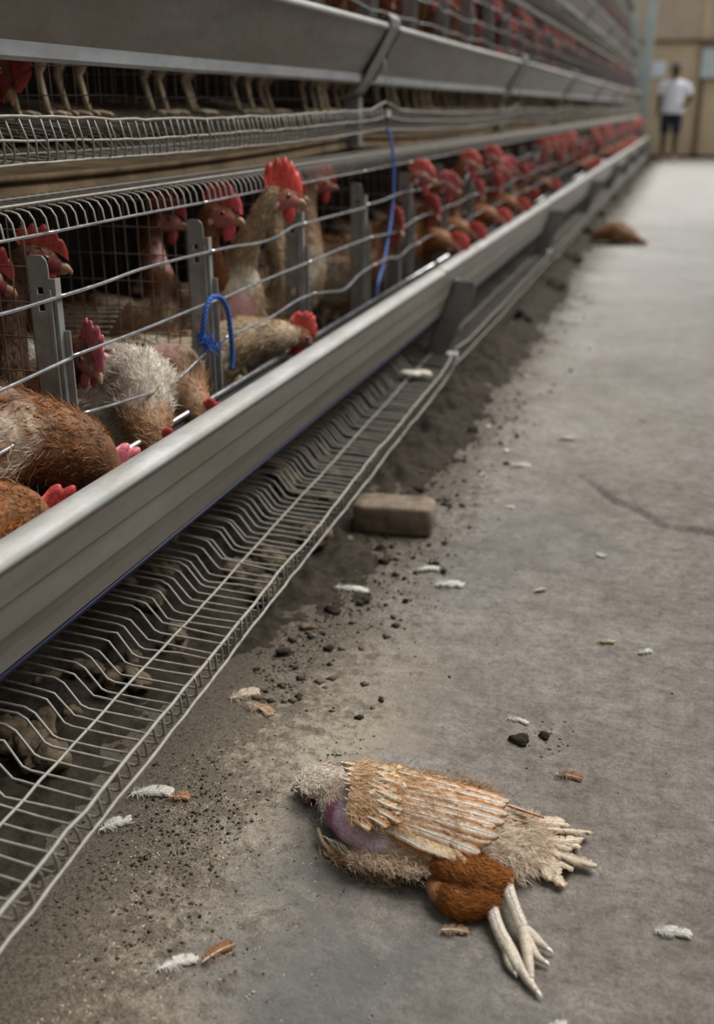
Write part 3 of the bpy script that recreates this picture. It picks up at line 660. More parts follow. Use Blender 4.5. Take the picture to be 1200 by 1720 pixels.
# ------------------------------------------------------------------ hens
def comb_mb(hp, hd, hu, hs, size, seed, col, flop=0.0):
    r = np.random.default_rng(seed); mb = MB(); n = 41; t = np.linspace(0, 1, n)
    saw = np.abs(np.sin(t * math.pi * 5 + .2)) ** .55; env = np.sin(np.clip(t * .86 + .14, 0, 1) * math.pi) ** .6
    h = size * (.22 + env * (.60 + .38 * saw)) ; h[0] *= .5; h[-1] *= .3
    x = -.024 + t * .062; base = .016 - .010 * np.clip((t - .6) / .4, 0, 1) ** 1.5 - .004 * (1 - t) ** 2; R = 5
    sway = .10 * size * np.sin(t * 7 + seed) + flop * h
    rows = []
    for sgn in (1, -1):
        for k in range(R):
            f = k / (R - 1); th = .0042 * (1 - f) ** .6 + .0008
            p = hp + hd * (x - f * .008 * (1 - t))[:, None] + hu * (base + h * f)[:, None] + hs * (sgn * th + sway * f * f)[:, None]; rows.append(p)
    vs = np.stack(rows, 1).reshape(-1, 3); K = 2 * R; fs = []
    for i in range(n - 1):
        for k in range(R - 1):
            a = i * K + k; fs.append((a, a + 1, a + K + 1, a + K)); a = i * K + R + k; fs.append((a, a + K, a + K + 1, a + 1))
        a = i * K + R - 1; fs.append((a, a + R, a + R + K, a + K))
    for i in (0, n - 1): fs.append(tuple(i * K + k for k in range(R)) + tuple(i * K + R + k for k in range(R - 1, -1, -1)))
    cc = np.clip(col * (1 + .12 * r.normal(size=(len(vs), 1))), 0, 1); return mb.add(vs, fs, cc)
HK = 1.22                                              # head size
def make_hen(name, origin, yaw, head, hdir, hup=None, seed=0, pitch=0.0, body=(0, 0, .175), scale=1.0, neckr=1.0, pal=None, n_fluff=5200, n_leaf=700,
             bald=(), comb=.034, combcol=None, face=None, legs=True, arrive=None, flop=0.0, ragged=1.0, wing=True, neckcol=None, tail=True, headcol=None, near=True, neckend=None):
    """origin: base point on the cage floor (world). head / hdir: head centre and beak direction relative to origin, in world axes."""
    rng = np.random.default_rng(seed); root = empty(name, origin)
    pal = pal or dict(tip=BROWN, base=CREAM, mixn=0.0); combcol = COMBRED if combcol is None else combcol; face = REDFACE if face is None else face
    f = V(math.cos(yaw), math.sin(yaw), 0); s = V(-math.sin(yaw), math.cos(yaw), 0); z = V(0, 0, 1); B = V(*body)
    cp, sp = math.cos(pitch), math.sin(pitch); F = f * cp + z * sp; Z = -f * sp + z * cp
    g = lambda x, y, q: B + (F * x + s * y + Z * q) * scale
    hd = nz(V(*hdir)); hu = V(*hup) if hup is not None else z; hu = nz(hu - hd * (hu @ hd)); hs = np.cross(hu, hd); hp = V(*head); arr0 = nz(hd * .55 + hu * .9); hd, hu, hs = hd * HK, hu * HK, hs * HK
    pts = [g(-.185, 0, .055), g(-.14, 0, .035), g(-.075, 0, .012), g(0, 0, 0), g(.06, 0, .008), g(.105, 0, .035)]
    rw = [.010, .036, .064, .076, .070, .052]; rh = [.014, .038, .068, .082, .078, .060]
    sd = [s] * 6
    ar = nz(V(*arrive)) if arrive is not None else arr0
    p0 = pts[-1]; p3 = hp - hd * .014 - hu * .004; dist = np.linalg.norm(p3 - p0); t0 = nz(F * .75 + Z * .65)
    p1 = p0 + t0 * dist * .38; p2 = p3 - ar * dist * .36
    for t in (.22, .42, .62, .82, 1.0):
        b = p0 * (1 - t) ** 3 + 3 * p1 * t * (1 - t) ** 2 + 3 * p2 * t * t * (1 - t) + p3 * t ** 3
        pts.append(b); r = (.044 * (1 - t) + .0195 * HK * t) * (neckr if t < .9 else 1); r = r * (1 - .10 * math.sin(t * 3.14)); rw.append(r); rh.append(r * 1.06); sd.append(nz(s * (1 - t) + hs / HK * t))
    for k, w_, h_ in ((.0, .0185, .0205), (.012, .0165, .0185), (.022, .0125, .0140), (.030, .0085, .0095)):
        pts.append(hp + hd * k - hu * (.002 if k < .02 else .004)); rw.append(w_ * HK); rh.append(h_ * HK); sd.append(nz(hs))
    rw = [a * (scale if i < 6 else 1) for i, a in enumerate(rw)]; rh = [a * (scale if i < 6 else 1) for i, a in enumerate(rh)]
    L = Loft(pts, rw, rh, sd, 56 if near else 36, 24 if near else 14); N = Noise(seed + 50, 9, 3); N2 = Noise(seed + 51, 30, 2)
    UH = 10.3 / 14                                   # from here on the head
    bald = [(V(*c), r) for c, r in bald]
    def baldness(p):
        k = np.zeros(len(p))
        for c, r in bald: k = np.maximum(k, 1 - smooth(r * .7, r * 1.25, np.linalg.norm(p - c, axis=1) + .25 * r * N2(p)))
        return k
    def paint(u, p):
        m_ = smooth(.18, .82, .5 + .6 * N(p) + .25 * N2(p) + pal['mixn'])[:, None]; tip = pal['tip'] * m_ + pal.get('tip2', CREAM) * (1 - m_)
        nk = smooth(.36, .50, u + .06 * N2(p))[:, None] * pal.get('neck_k', 1.0); nc = pal['tip'] if neckcol is None else neckcol; ne = smooth(.54, .62, u)[:, None]; nc = nc * (1 - ne) + (nc if neckend is None else neckend) * ne; tip = tip * (1 - nk) + (nc * (.75 + .5 * m_)) * nk
        base = pal['base'] * (1 - .75 * m_) + pal['tip'] * .85 * (.75 * m_); base = base * (1 - nk * .85) + nc * .85 * nk * .85; k = rng.uniform(.70, 1.2, (len(u), 1)); return np.clip(base * k, 0, 1), np.clip(tip * k, 0, 1)
    def skin(u, a, p):
        cb_, ct_ = paint(u, p); c = (cb_ * .4 + ct_ * .6) * .7; k = smooth(UH - .03, UH + .03, u)[:, None]; c = c * (1 - k) + face * k
        crown = (smooth(.35, .8, np.cos(a)) * (1 - smooth(.88, .95, u)) * smooth(UH - .02, UH + .03, u))[:, None]; c = c * (1 - crown) + (headcol if headcol is not None else pal['tip']) * .8 * crown
        b_ = baldness(p)[:, None]; return np.clip(c * (1 - b_) + pal.get('skin', SKIN) * (1 + .15 * N2(p))[:, None] * b_, 0, 1)
    mb = MB(); L.mesh_into(mb, skin, .0008, seed); mb.build('body', M['skin'], root)
    parts = []
    u, a, p, nr, fl = L.sample(rng, n_leaf, .01, UH - .12); k = baldness(p) < .3; u, a, p, nr, fl = u[k], a[k], p[k], nr[k], fl[k]
    cb, ct = paint(u, p); nk = 1 - .45 * smooth(.45, .6, u); parts.append(leaves(p, nr, fl, rng.uniform(.022, .036, len(u)) * nk, rng.uniform(.009, .015, len(u)) * nk, rng.uniform(.0, .14, len(u)) * (1 + .5 * ragged), cb, ct, rng))
    u, a, p, nr, fl = L.sample(rng, n_fluff, .0, UH + .01); k = baldness(p) < rng.uniform(.2, .9, len(u)); u, a, p, nr, fl = u[k], a[k], p[k], nr[k], fl[k]
    cb, ct = paint(u, p); nk = 1 - .5 * smooth(.45, .72, u); n = len(u)
    cl_ = Noise(seed + 9, 26, 2)(p)[:, None]; lf_ = Noise(seed + 10, 20, 2)(p); fl = nz(fl + np.cross(nr, fl) * cl_ * .8 * ragged)
    parts.append(blades(p, nr, fl, rng.uniform(.011, .030, n) * nk * (1 + .25 * lf_), rng.uniform(.0008, .0016, n), np.abs(.24 + .20 * lf_ + rng.normal(0, .16, n)) * ragged, rng.uniform(0, .5, n), cb, ct, rng))
    u, a, p, nr, fl = L.sample(rng, n_fluff // 9, UH - .02, .92); k = (np.cos(a) > .1 + 3.2 * (u - UH)) ; u, a, p, nr, fl = u[k], a[k], p[k], nr[k], fl[k]; n = len(u)
    hc = np.tile(headcol if headcol is not None else pal['tip'] * .85, (n, 1)) * rng.uniform(.7, 1.2, (n, 1))
    if n: parts.append(blades(p, nr, fl, rng.uniform(.004, .009, n), rng.uniform(.0008, .0014, n), np.abs(rng.normal(.15, .1, n)), rng.uniform(0, .4, n), hc, hc, rng))
    v, t, c = join(parts); o = link('plumage', trimesh('plumage', v, t, c, M['plume']), root); o['kind'] = 'stuff'
    # comb, wattles, ear lobes, eyes, beak
    comb_mb(hp, hd, hu, hs, comb, seed, combcol, flop).build('comb', M['comb'], root)
    for sg in (1, -1):
        ax = np.array([hd, hs, hu]); mb = MB(); mb.blob(hp + hd * .017 - hu * .026 + hs * sg * .007, (.009, .0042, .0155), seed, .12, 12, 8, np.clip(combcol * 1.02, 0, 1), ax); mb.build('wattle', M['comb'], root)
        mb = MB(); mb.blob(hp - hd * .010 - hu * .009 + hs * sg * .0168, (.0058, .0028, .0085), seed, .1, 10, 6, V(.72, .42, .42), ax); mb.build('ear_lobe', M['comb'], root)
        mb = MB(); e = hp + hd * .010 + hu * .0045 + hs * sg * .0150; mb.blob(e, (.0050, .0032, .0048), 0, 0, 12, 8, V(.28, .11, .03), ax); eo = mb.build('eye', M['eye'], root); mb = MB(); mb.blob(e + hs * sg * .0016, (.0036, .0024, .0036), 0, 0, 10, 6, V(.008, .006, .006), ax); mb.build('pupil', M['eye'], eo)
    mb = MB(); b0 = hp + hd * .026 - hu * .0035; mb.tube(np.array([b0, b0 + hd * .007, b0 + hd * .013 - hu * .0015, b0 + hd * .018 - hu * .005, b0 + hd * .0195 - hu * .0085]), np.array([.0074, .0064, .0048, .0026, .0006]) * HK, 8, True, V(.40, .24, .13))
    mb.tube(np.array([b0 - hu * .0055, b0 + hd * .008 - hu * .0065, b0 + hd * .014 - hu * .0075]), np.array([.0055, .0042, .0008]) * HK, 7, True, V(.30, .17, .10)); mb.build('beak', M['beak'], root)
    # folded wings: overlapping quill feathers on both flanks
    if wing:
        for sg in (1, -1):
            w = empty('wing'); w.parent = root; q = MB()
            for i in range(9):
                a0 = .55 + .11 * i; u0 = np.array([.36 - .012 * i]); p, nr, T, _, _ = L.at(u0, np.array([sg * a0])); u1 = np.array([.10 + .006 * i]); p1_, n1, _, _, _ = L.at(u1, np.array([sg * (a0 * .85 + .25)]))
                col = pal['tip'] * rng.uniform(.7, 1.1) * .65 + pal.get('tip2', CREAM) * .35; fb = long_feather(p[0] + nr[0] * .008, p1_[0] + n1[0] * (.010 + .002 * i), .024, nr[0], seed * 31 + i, V(.8, .68, .5), col, col * .75, fray=.45 * ragged, n=14 if near else 8)
                q.v += fb.v; q.c += fb.c; q.f += [tuple(k + q.n for k in fc) for fc in fb.f]; q.n += fb.n
            bpy.data.objects.remove(w); q.build('wing', M['quill'], root)
    if tail:
        q = MB()
        for i in range(9):
            a0 = (i - 4) / 4; base = g(-.16, .012 * a0, .05); tip = g(-.27 - .02 * (1 - abs(a0)), .075 * a0, .105 - .03 * abs(a0)); col = pal['tip'] * .55 + CREAM * .3
            fb = long_feather(base, tip, .024, Z + s * a0 * .5, seed * 17 + i, V(.75, .62, .45), col, col * .7, fray=.7 * ragged, n=12); q.v += fb.v; q.c += fb.c; q.f += [tuple(k + q.n for k in fc) for fc in fb.f]; q.n += fb.n
        q.build('tail', M['quill'], root)
    if legs:
        lc = V(.52, .42, .29)
        for sg in (1, -1):
            hip = g(.0, .035 * sg, -.06); hip[2] = min(hip[2], .13); hock = hip + V(0, 0, 0); hock = V(hip[0], hip[1], max(.075, hip[2] * .62)) - f * .02; foot = V(hock[0], hock[1], .008) + f * .022
            mb = MB(); mb.tube(np.array([hip, hip * .45 + hock * .55, hock, hock * .5 + foot * .5, foot]), [.022, .013, .0075, .0058, .0065], 8, True, lc)
            for an, ln in ((-.5, .05), (0, .06), (.5, .05), (math.pi, .025)):
                d = f * math.cos(an) + s * math.sin(an); mb.tube(np.array([foot, foot + d * ln * .5 + z * .002, foot + d * ln * .85 - z * .001, foot + d * ln - z * .004]), [.0058, .0045, .0035, .001], 6, True, lc)
            mb.build('leg', M['leg'], root)
    return root
def W(origin, p): return tuple(np.array(p) - np.array(origin))
FL = 0.195                                             # cage floor where the hens stand, bottom tier
def hen_at(x, y, zf=FL): return (x, y, zf)
HN = 'hen'
def near_hen(o, yaw, headw, hdir, label, **kw):
    h = make_hen(HN, o, yaw, W(o, headw), hdir, **kw); tag(h, label, 'hen'); return h
P_OR = dict(tip=BROWN * .75 + ORANGE * .3, tip2=CREAM, base=V(.80, .68, .52), mixn=.05)
P_OR1 = dict(tip=BROWN * .75 + ORANGE * .3, tip2=V(.78, .66, .50), base=V(.84, .74, .60), mixn=-.40)
P_ORN = dict(tip=BROWN * .8 + ORANGE * .45, tip2=BROWN, base=V(.5, .26, .10), mixn=.5)
P_WH = dict(tip=CREAM, tip2=WHITE, base=WHITE, mixn=.0, skin=V(.66, .38, .36))
P_WHN = dict(tip=BROWN, tip2=WHITE, base=WHITE, mixn=-.45, skin=V(.66, .38, .36))
P_BR = dict(tip=BROWN, tip2=TAN, base=CREAM * .8, mixn=.25)
P_DK = dict(tip=DKBROWN + BROWN * .4, tip2=BROWN, base=TAN, mixn=.3)
P_TN = dict(tip=TAN * .7 + BROWN * .3, tip2=CREAM, base=WHITE * .9, mixn=.1, skin=V(.60, .34, .34))
PINK = V(.66, .17, .21)
near_hen((-.99, 1.045, FL), .62, (-.768, 1.312, .380), (.42, .46, -.78), 'big orange-brown hen with cream shoulder feeding in trough, lower left', seed=1, pal=P_OR1, ragged=1.25, neckr=1.9, comb=.026, hup=(.45, .35, .82), arrive=(.5, .5, -.7), body=(0, 0, .21), pitch=.10, n_fluff=9000, n_leaf=1100, combcol=V(.62, .16, .19), scale=1.08, neckcol=BROWN * .75 + ORANGE * .25)
near_hen((-.93, .87, FL), .55, (-.757, 1.12, .375), (.6, .55, -.6), 'orange-brown hen at the left frame edge just above the trough', seed=2, pal=P_OR, neckr=1.5, hup=(.5, .3, .8), arrive=(.6, .6, -.55), body=(.02, .02, .175), n_fluff=7500, neckcol=ORANGE * .45 + BROWN * .5)
near_hen((-1.13, 1.46, FL), -.15, (-.888, 1.455, .528), (.62, -.45, -.50), 'dark-necked hen with rose-pink comb peering out beside the first grey strap', seed=3, pal=P_BR, hup=(.3, -.15, .94), neckr=1.15, body=(0, 0, .17), combcol=PINK, face=V(.40, .17, .15), comb=.032, neckcol=BROWN * .8, headcol=DKBROWN + BROWN * .4)
near_hen((-1.02, 1.63, FL), -.25, (-.772, 1.475, .362), (.65, -.05, -.76), 'white ragged hen with bare pink back feeding between the first two straps', seed=4, pal=P_WHN, neckr=1.45, hup=(.6, 0, .8), arrive=(.75, -.1, -.6), body=(.03, -.02, .215), bald=[((.10, -.02, .285), .05), ((.06, .03, .30), .035)], n_fluff=11000, n_leaf=150, ragged=1.6, comb=.022, neckcol=WHITE * .6 + CREAM * .35, neckend=ORANGE * .6 + TAN * .5, headcol=ORANGE * .8, scale=1.05)
near_hen((-1.02, 1.75, FL), -.1, (-.775, 1.655, .365), (.68, .0, -.72), 'pale plucked hen with orange head feathers feeding left of the frayed twine', seed=5, pal=P_WHN, neckr=1.25, hup=(.6, 0, .8), arrive=(.8, -.1, -.55), body=(.02, .0, .20), bald=[((.12, -.03, .24), .06), ((.17, -.06, .22), .04)], n_fluff=7000, n_leaf=100, ragged=1.3, comb=.022, neckcol=ORANGE * .6 + TAN * .4)
near_hen((-1.22, 1.99, FL), .1, (-1.075, 2.12, .672), (.85, .3, -.15), 'brown mottled hen standing behind the rusty divider mesh', seed=6, pal=dict(tip=BROWN * .7, tip2=TAN, base=CREAM, mixn=.3), body=(.05, 0, .24), bald=[((.15, .09, .38), .05)], combcol=V(.42, .05, .06), face=V(.40, .14, .13), n_fluff=7000, scale=1.1)
near_hen((-1.09, 2.14, FL), .0, (-.905, 2.035, .695), (.93, .02, -.12), 'hen with pinkish comb and orange beak behind the second grey strap', seed=7, pal=P_BR, body=(0, 0, .20), combcol=V(.58, .08, .09), face=V(.40, .13, .11), neckcol=BROWN)
near_hen((-1.0, 2.15, FL), .05, (-.815, 2.150, .722), (.86, .50, -.10), 'tall upright hen with bright red comb and bare pink crop', seed=8, pal=P_TN, pitch=.65, body=(.02, -.02, .26), neckr=.78, comb=.044, face=V(.36, .12, .11), bald=[((.105, -.06, .30), .040)], n_fluff=9500, n_leaf=300, ragged=1.3, neckcol=TAN * .5 + CREAM * .35, headcol=BROWN, combcol=V(.62, .065, .05))
near_hen((-1.02, 1.93, FL), .6, (-.782, 2.145, .432), (.42, .72, -.42), 'tan hen stretching neck over trough just right of the frayed twine', seed=9, pal=P_TN, neckr=1.3, hup=(.45, .2, .87), arrive=(.5, .8, .05), body=(.02, .02, .18), n_fluff=8000, ragged=1.3, neckcol=TAN * .55 + CREAM * .4, headcol=BROWN, comb=.028, combcol=V(.58, .07, .06), face=V(.5, .2, .18))
near_hen((-1.06, 2.70, FL), .3, (-.96, 2.83, .705), (.85, .45, -.1), 'cream-breasted hen in shadow behind the third grey strap', seed=10, pal=P_TN, pitch=.5, body=(.02, 0, .22), n_fluff=6000, combcol=V(.5, .06, .06), neckcol=BROWN * .6 + TAN * .4)
near_hen((-1.05, 2.45, FL), -.1, (-.93, 2.50, .70), (.9, .2, -.1), 'hen hidden behind the tall red-combed one, only face showing', seed=11, pal=P_TN, body=(0, 0, .2), n_fluff=5000, neckcol=TAN)
near_hen((-1.15, 1.36, FL), .2, (-.985, 1.49, .672), (.75, .45, -.2), 'dark hen with orange-red comb in shadow behind the leftmost strap', seed=12, pal=P_DK, body=(0, 0, .19), combcol=V(.34, .045, .03), comb=.026, face=V(.16, .025, .025), neckcol=DKBROWN)
near_hen((-1.12, 1.18, FL), .1, (-1.0, 1.36, .66), (.6, .5, -.3), 'dark red-faced hen at the left edge under the cage top', seed=13, pal=dict(tip=TAN, tip2=CREAM, base=WHITE, mixn=-.2), body=(.06, .03, .20), combcol=V(.24, .025, .025), comb=.028, face=V(.16, .02, .02), neckcol=DKBROWN + V(.08, .01, .01))

near_hen((-1.24, 1.44, FL + TDZ), .15, (-1.015, 1.50, .955), (.45, -.25, -.75), 'dark red-headed hen bending low under the upper trough at far left', seed=14, pal=P_DK, neckr=1.2, hup=(.6, 0, .8), arrive=(.7, .1, -.6), body=(0, 0, .19), combcol=V(.30, .035, .035), face=V(.22, .03, .03), neckcol=BROWN * .6, n_fluff=4000)

# ---- hens farther along: four poses, then copies
def template(i):
    lc = [(.20, .02, .480), (.18, .05, .360), (.245, -.04, .240), (.20, -.03, .42)][i]; hd = [(.9, .3, -.12), (.8, -.35, -.35), (.72, .1, -.62), (.85, .45, -.2)][i]
    pal = [P_BR, P_OR, dict(tip=ORANGE * .7 + BROWN * .5, tip2=CREAM, base=CREAM, mixn=.1), P_BR][i]
    h = make_hen(HN, (0, 0, 0), 0.0, lc, hd, seed=40 + i, pal=pal, body=(0, 0, [.20, .18, .19, .19][i]), pitch=[.25, .05, 0, .15][i], neckr=[1, 1.2, 1.35, 1.1][i], n_fluff=3000, n_leaf=420, near=False, comb=.028,
                 hup=[None, None, (.6, 0, .8), None][i], arrive=[None, None, (.75, 0, -.6), None][i], combcol=[V(.54, .09, .075), V(.54, .11, .11), V(.54, .075, .06), V(.48, .085, .09)][i], face=V(.30, .10, .095), headcol=BROWN * .7)
    return h
TPL = [template(i) for i in range(4)]; TUSED = [False] * 4
def put(i, x, y, zf, rz, label, group=None):
    if TUSED[i]: h = copy_tree(TPL[i]); h.scale = (1, 1, 1)
    else: h = TPL[i]; TUSED[i] = True
    h.location = (x, y, zf); h.rotation_euler = (0, 0, rz); tag(h, label, 'hen')
    if group: h['group'] = group
    elif 'group' in h: del h['group']
    return h
mid = [(0, 3.40, .0, 'brown hen with dim rosy comb just right of the long blue twine'), (1, 3.62, -.15, 'hen with pale red comb turned sideways beyond the long blue twine'), (2, 3.66, .15, 'orange-brown hen leaning to the trough beyond the long blue twine'),
       (0, 4.22, .0, 'left one of two upright hens with tall combs beyond the twine'), (0, 4.74, -.1, 'hen with the brightest orange-red comb among the farther hens'), (1, 4.45, .1, 'hen with pink comb and open face below the two upright combs'), (2, 4.58, .3, 'brown-backed hen bending into the trough under the pink-combed one'),
       (2, 5.20, .1, 'hen with bright red comb low over the trough, mid row'), (3, 5.28, -.1, 'hen with red comb behind the glinting bars, mid row'), (1, 5.76, .1, 'red-faced hen above the trough edge right of mid row'),
       (3, 3.98, -.25, 'brown hen with folded neck between the twine and the two upright combs'), (1, 3.16, -.3, 'brown hen right behind the long blue twine'), (2, 4.05, .0, 'rusty hen with lowered head left of the pink-combed one'), (3, 5.02, .15, 'dark brown hen with dull comb right of the brightest comb'), (1, 4.92, -.2, 'brown hen turned to the camera below the brightest comb')]
for i, y, rz, lb in mid:
    h = put(i, -1.03 if i != 2 else -1.01, y, FL, rz, lb); h.scale = (1.06, 1.06, 1.03)
r_ = np.random.default_rng(77)
for c in range(10, 37):
    y = CG0 + CGS * (c - 1)
    for j in range(3):
        i = int(r_.choice([0, 1, 2, 3], p=[.2, .3, .3, .2])); put(i, (-1.04 if i != 2 else -1.01) + r_.normal() * .02, y + .09 + .17 * j + r_.normal() * .01, FL, r_.normal() * .2, 'brown hen in the blurred far part of the bottom tier', 'far hens of the bottom tier')
for c in range(1, 37):
    y = CG0 + CGS * (c - 1); dx, dz = tier(1)
    for j in range(2 if c < 5 or c >= 30 else 3):
        i = int(r_.choice([0, 1, 2, 3], p=[.25, .25, .2, .3]))
        if c < 5 and i == 2 and c > 2: i = 3
        near2 = c < 6
        put(i, -1.10 + dx + r_.normal() * .015, y + .09 + .17 * j + r_.normal() * .01, FL + dz, r_.normal() * .25, 'brown hen mostly hidden behind the upper trough, only legs and underside showing' if near2 else 'brown hen looking out over the second-tier trough', 'hens behind the upper trough' if near2 else 'hens of the second tier')
for k, c0 in ((2, 13), (3, 17)):
    dx, dz = tier(k)
    for c in range(c0, 37):
        y = CG0 + CGS * (c - 1)
        for j in range(2): put(int(r_.choice([0, 1, 3])), -1.09 + dx, y + .13 + .26 * j, FL + dz, r_.normal() * .2, f'brown hen high up on the {TN[k]} tier', f'hens of the {TN[k]} tier')
# ------------------------------------------------------------------ the dead hen on the floor
DH = empty('dead_hen', (-.25, 1.08, 0)); D0 = V(-.25, 1.08, 0)
def Q(*p): return V(*p) - D0
rg = np.random.default_rng(9)
upv = V(0, 0, 1)
sp_pts = [Q(-.098, 1.128, .016), Q(-.125, 1.115, .026), Q(-.165, 1.095, .034), Q(-.225, 1.085, .037), Q(-.285, 1.085, .038), Q(-.325, 1.098, .036), Q(-.350, 1.118, .031), Q(-.372, 1.136, .028), Q(-.393, 1.146, .025), Q(-.412, 1.144, .021), Q(-.426, 1.141, .015)]
sp_w = [.012, .040, .062, .075, .072, .054, .038, .030, .026, .021, .010]; sp_h = [.010, .022, .032, .036, .037, .035, .030, .026, .023, .0185, .009]
tt = np.gradient(np.array(sp_pts), axis=0); sides = [nz(np.cross(upv, t)) for t in tt]
DL = Loft(sp_pts, sp_w, sp_h, sides, 60, 28)
PUR = [(Q(-.348, 1.052, .040), .036, V(.30, .10, .20)), (Q(-.318, 1.048, .062), .036, V(.58, .40, .50)), (Q(-.298, 1.030, .054), .030, V(.58, .42, .48))]
nP = Noise(5, 24, 3)
def dskin(u, a, p):
    c = np.tile(V(.45, .33, .25), (len(u), 1))
    for q, r, col in PUR:
        k = (1 - smooth(r * .75, r * 1.15, np.linalg.norm(p - q, axis=1) + .006 * nP(p)))[:, None]; c = c * (1 - k) + col * (1 + .18 * nP(p * 3)[:, None]) * k
    k = smooth(.90, .96, u)[:, None]; c = c * (1 - k) + V(.30, .17, .16) * k
    return np.clip(c, 0, 1)
mb = MB(); DL.mesh_into(mb, dskin, .0015, 3)
dbody = mb.build('body', M['skin'], DH)
def bare(p):
    k = np.zeros(len(p))
    for q, r, _ in PUR: k = np.maximum(k, 1 - smooth(r * .8, r * 1.1, np.linalg.norm(p - q, axis=1) + .006 * nP(p)))
    return k
# thighs
def thigh(pts, w, seed):
    pts = [Q(*p) for p in pts]; t = np.gradient(np.array(pts), axis=0); return Loft(pts, w, [a * .8 for a in w], [nz(np.cross(upv, x)) for x in t], 24, 18)
T1 = thigh([(-.212, 1.040, .034), (-.188, 1.026, .036), (-.158, 1.014, .033), (-.134, 1.018, .028), (-.120, 1.022, .026)], [.024, .032, .028, .019, .010], 1)
T2 = thigh([(-.208, 1.006, .016), (-.188, .994, .018), (-.165, .986, .018), (-.142, .990, .020), (-.130, .993, .019)], [.010, .022, .024, .017, .009], 2)
for T in (T1, T2):
    mb = MB(); T.mesh_into(mb, lambda u, a, p: np.tile(V(.35, .17, .07), (len(u), 1)), .001, 4); th = mb.build('thigh', M['skin'], DH)
    r = np.random.default_rng(len(th.name)); u, a, p, nr, fl = T.sample(r, 7000, .0, .93); n = len(u); fl = -fl
    k = np.clip(.55 + .5 * Noise(21, 14, 2)(p), 0, 1)[:, None]; ct = (ORANGE * .95) * k + BROWN * (1 - k); ct = np.clip(ct * r.uniform(.75, 1.2, (n, 1)), 0, 1); cb = ct * .7
    pts = [blades(p, nr, fl, r.uniform(.009, .020, n), r.uniform(.0006, .0012, n), np.abs(r.normal(.10, .09, n)), r.uniform(.1, .5, n), cb, ct, r, .25)]
    v, t, c = join(pts); o = link('thigh_plumage', trimesh('thigh_plumage', v, t, c, M['plume']), th); o['kind'] = 'stuff'
# body plumage: brown along the back, cream down on neck and belly
parts = []
def dpaint(u, a, p):
    x, y = p[:, 0] + D0[0], p[:, 1] + D0[1]; n = len(u)
    back = smooth(1.115, 1.15, y + .012 * nP(p)) * (1 - smooth(-.345, -.375, x * 1.0) * 1.0)
    back = smooth(1.112, 1.150, y + .014 * nP(p)) * smooth(-.36, -.32, x)
    m_ = np.clip(.5 + .7 * Noise(61, 13, 3)(p), 0, 1)
    cream = V(.74, .62, .47) * (1 - .25 * m_)[:, None]; br = BROWN * 1.25 * m_[:, None] + TAN * (1 - m_)[:, None]
    c = cream * (1 - back)[:, None] + br * back[:, None]
    neck = smooth(-.335, -.37, x)[:, None]; c = c * (1 - neck) + (V(.86, .80, .70) * m_[:, None] + V(.66, .54, .42) * (1 - m_)[:, None]) * neck
    low = (smooth(1.035, 1.01, y) * smooth(-.33, -.26, x))[:, None]; c = c * (1 - low * .5) + V(.45, .27, .12) * low * .5
    return c
u, a, p, nr, fl = DL.sample(rg, 900, .02, .80); k = (bare(p) < .25) & (nr[:, 2] > -.35) & ~((nr[:, 2] > .5) & (p[:, 0] + D0[0] > -.335)); u, a, p, nr, fl = u[k], a[k], p[k], nr[k], -(-fl)
u = u; fl = fl[k]; n = len(u); c = dpaint(u, a, p) * rg.uniform(.8, 1.15, (n, 1)); s_ = 1 - .5 * smooth(.5, .75, u)
parts.append(leaves(p, nr, fl, rg.uniform(.020, .032, n) * s_, rg.uniform(.007, .012, n) * s_, rg.uniform(.02, .18, n), np.clip(c * .9 + .1 * WHITE, 0, 1), np.clip(c, 0, 1), rg))
u, a, p, nr, fl = DL.sample(rg, 22000, .0, .955); k = (bare(p) < rg.uniform(.1, .7, len(u))) & (nr[:, 2] > -.45) & ~((nr[:, 2] > .72) & (p[:, 0] + D0[0] > -.31) & (p[:, 0] + D0[0] < -.15)); u, a, p, nr, fl = u[k], a[k], p[k], nr[k], fl[k]; n = len(u)
c = dpaint(u, a, p) * rg.uniform(.75, 1.2, (n, 1)); s_ = 1 - .6 * smooth(.55, .85, u)
parts.append(blades(p, nr, fl, rg.uniform(.009, .024, n) * s_, rg.uniform(.0005, .0011, n), np.abs(rg.normal(.30, .22, n)), rg.uniform(0, .5, n), np.clip(c * .8 + .2 * WHITE, 0, 1), np.clip(c, 0, 1), rg, .5))
v, t, c = join(parts); o = link('plumage', trimesh('plumage', v, t, c, M['plume']), DH); o['kind'] = 'stuff'
def tuft(A, B, rad, n, ln, col, seed, flow=(1, -.2, 0)):
    q = np.random.default_rng(seed); f = q.uniform(0, 1, (n, 1)); p = Q(*A) * (1 - f) + Q(*B) * f + q.normal(0, 1, (n, 3)) * np.array(rad); p[:, 2] = np.maximum(p[:, 2], .003)
    nr = nz(np.stack([0 * f[:, 0] - .1, -.6 + .2 * q.normal(size=n), .8 + .2 * q.normal(size=n)], 1)); k = q.uniform(.7, 1.15, (n, 1)); c = np.clip(V(*col) * k, 0, 1)
    return blades(p, nr, nz(np.tile(V(*flow), (n, 1)) + .35 * q.normal(size=(n, 3))), q.uniform(.5, 1.1, n) * ln, q.uniform(.0005, .0010, n), q.normal(.25, .2, n), q.uniform(0, .6, n), np.clip(c * 1.05, 0, 1), c, q, .5)
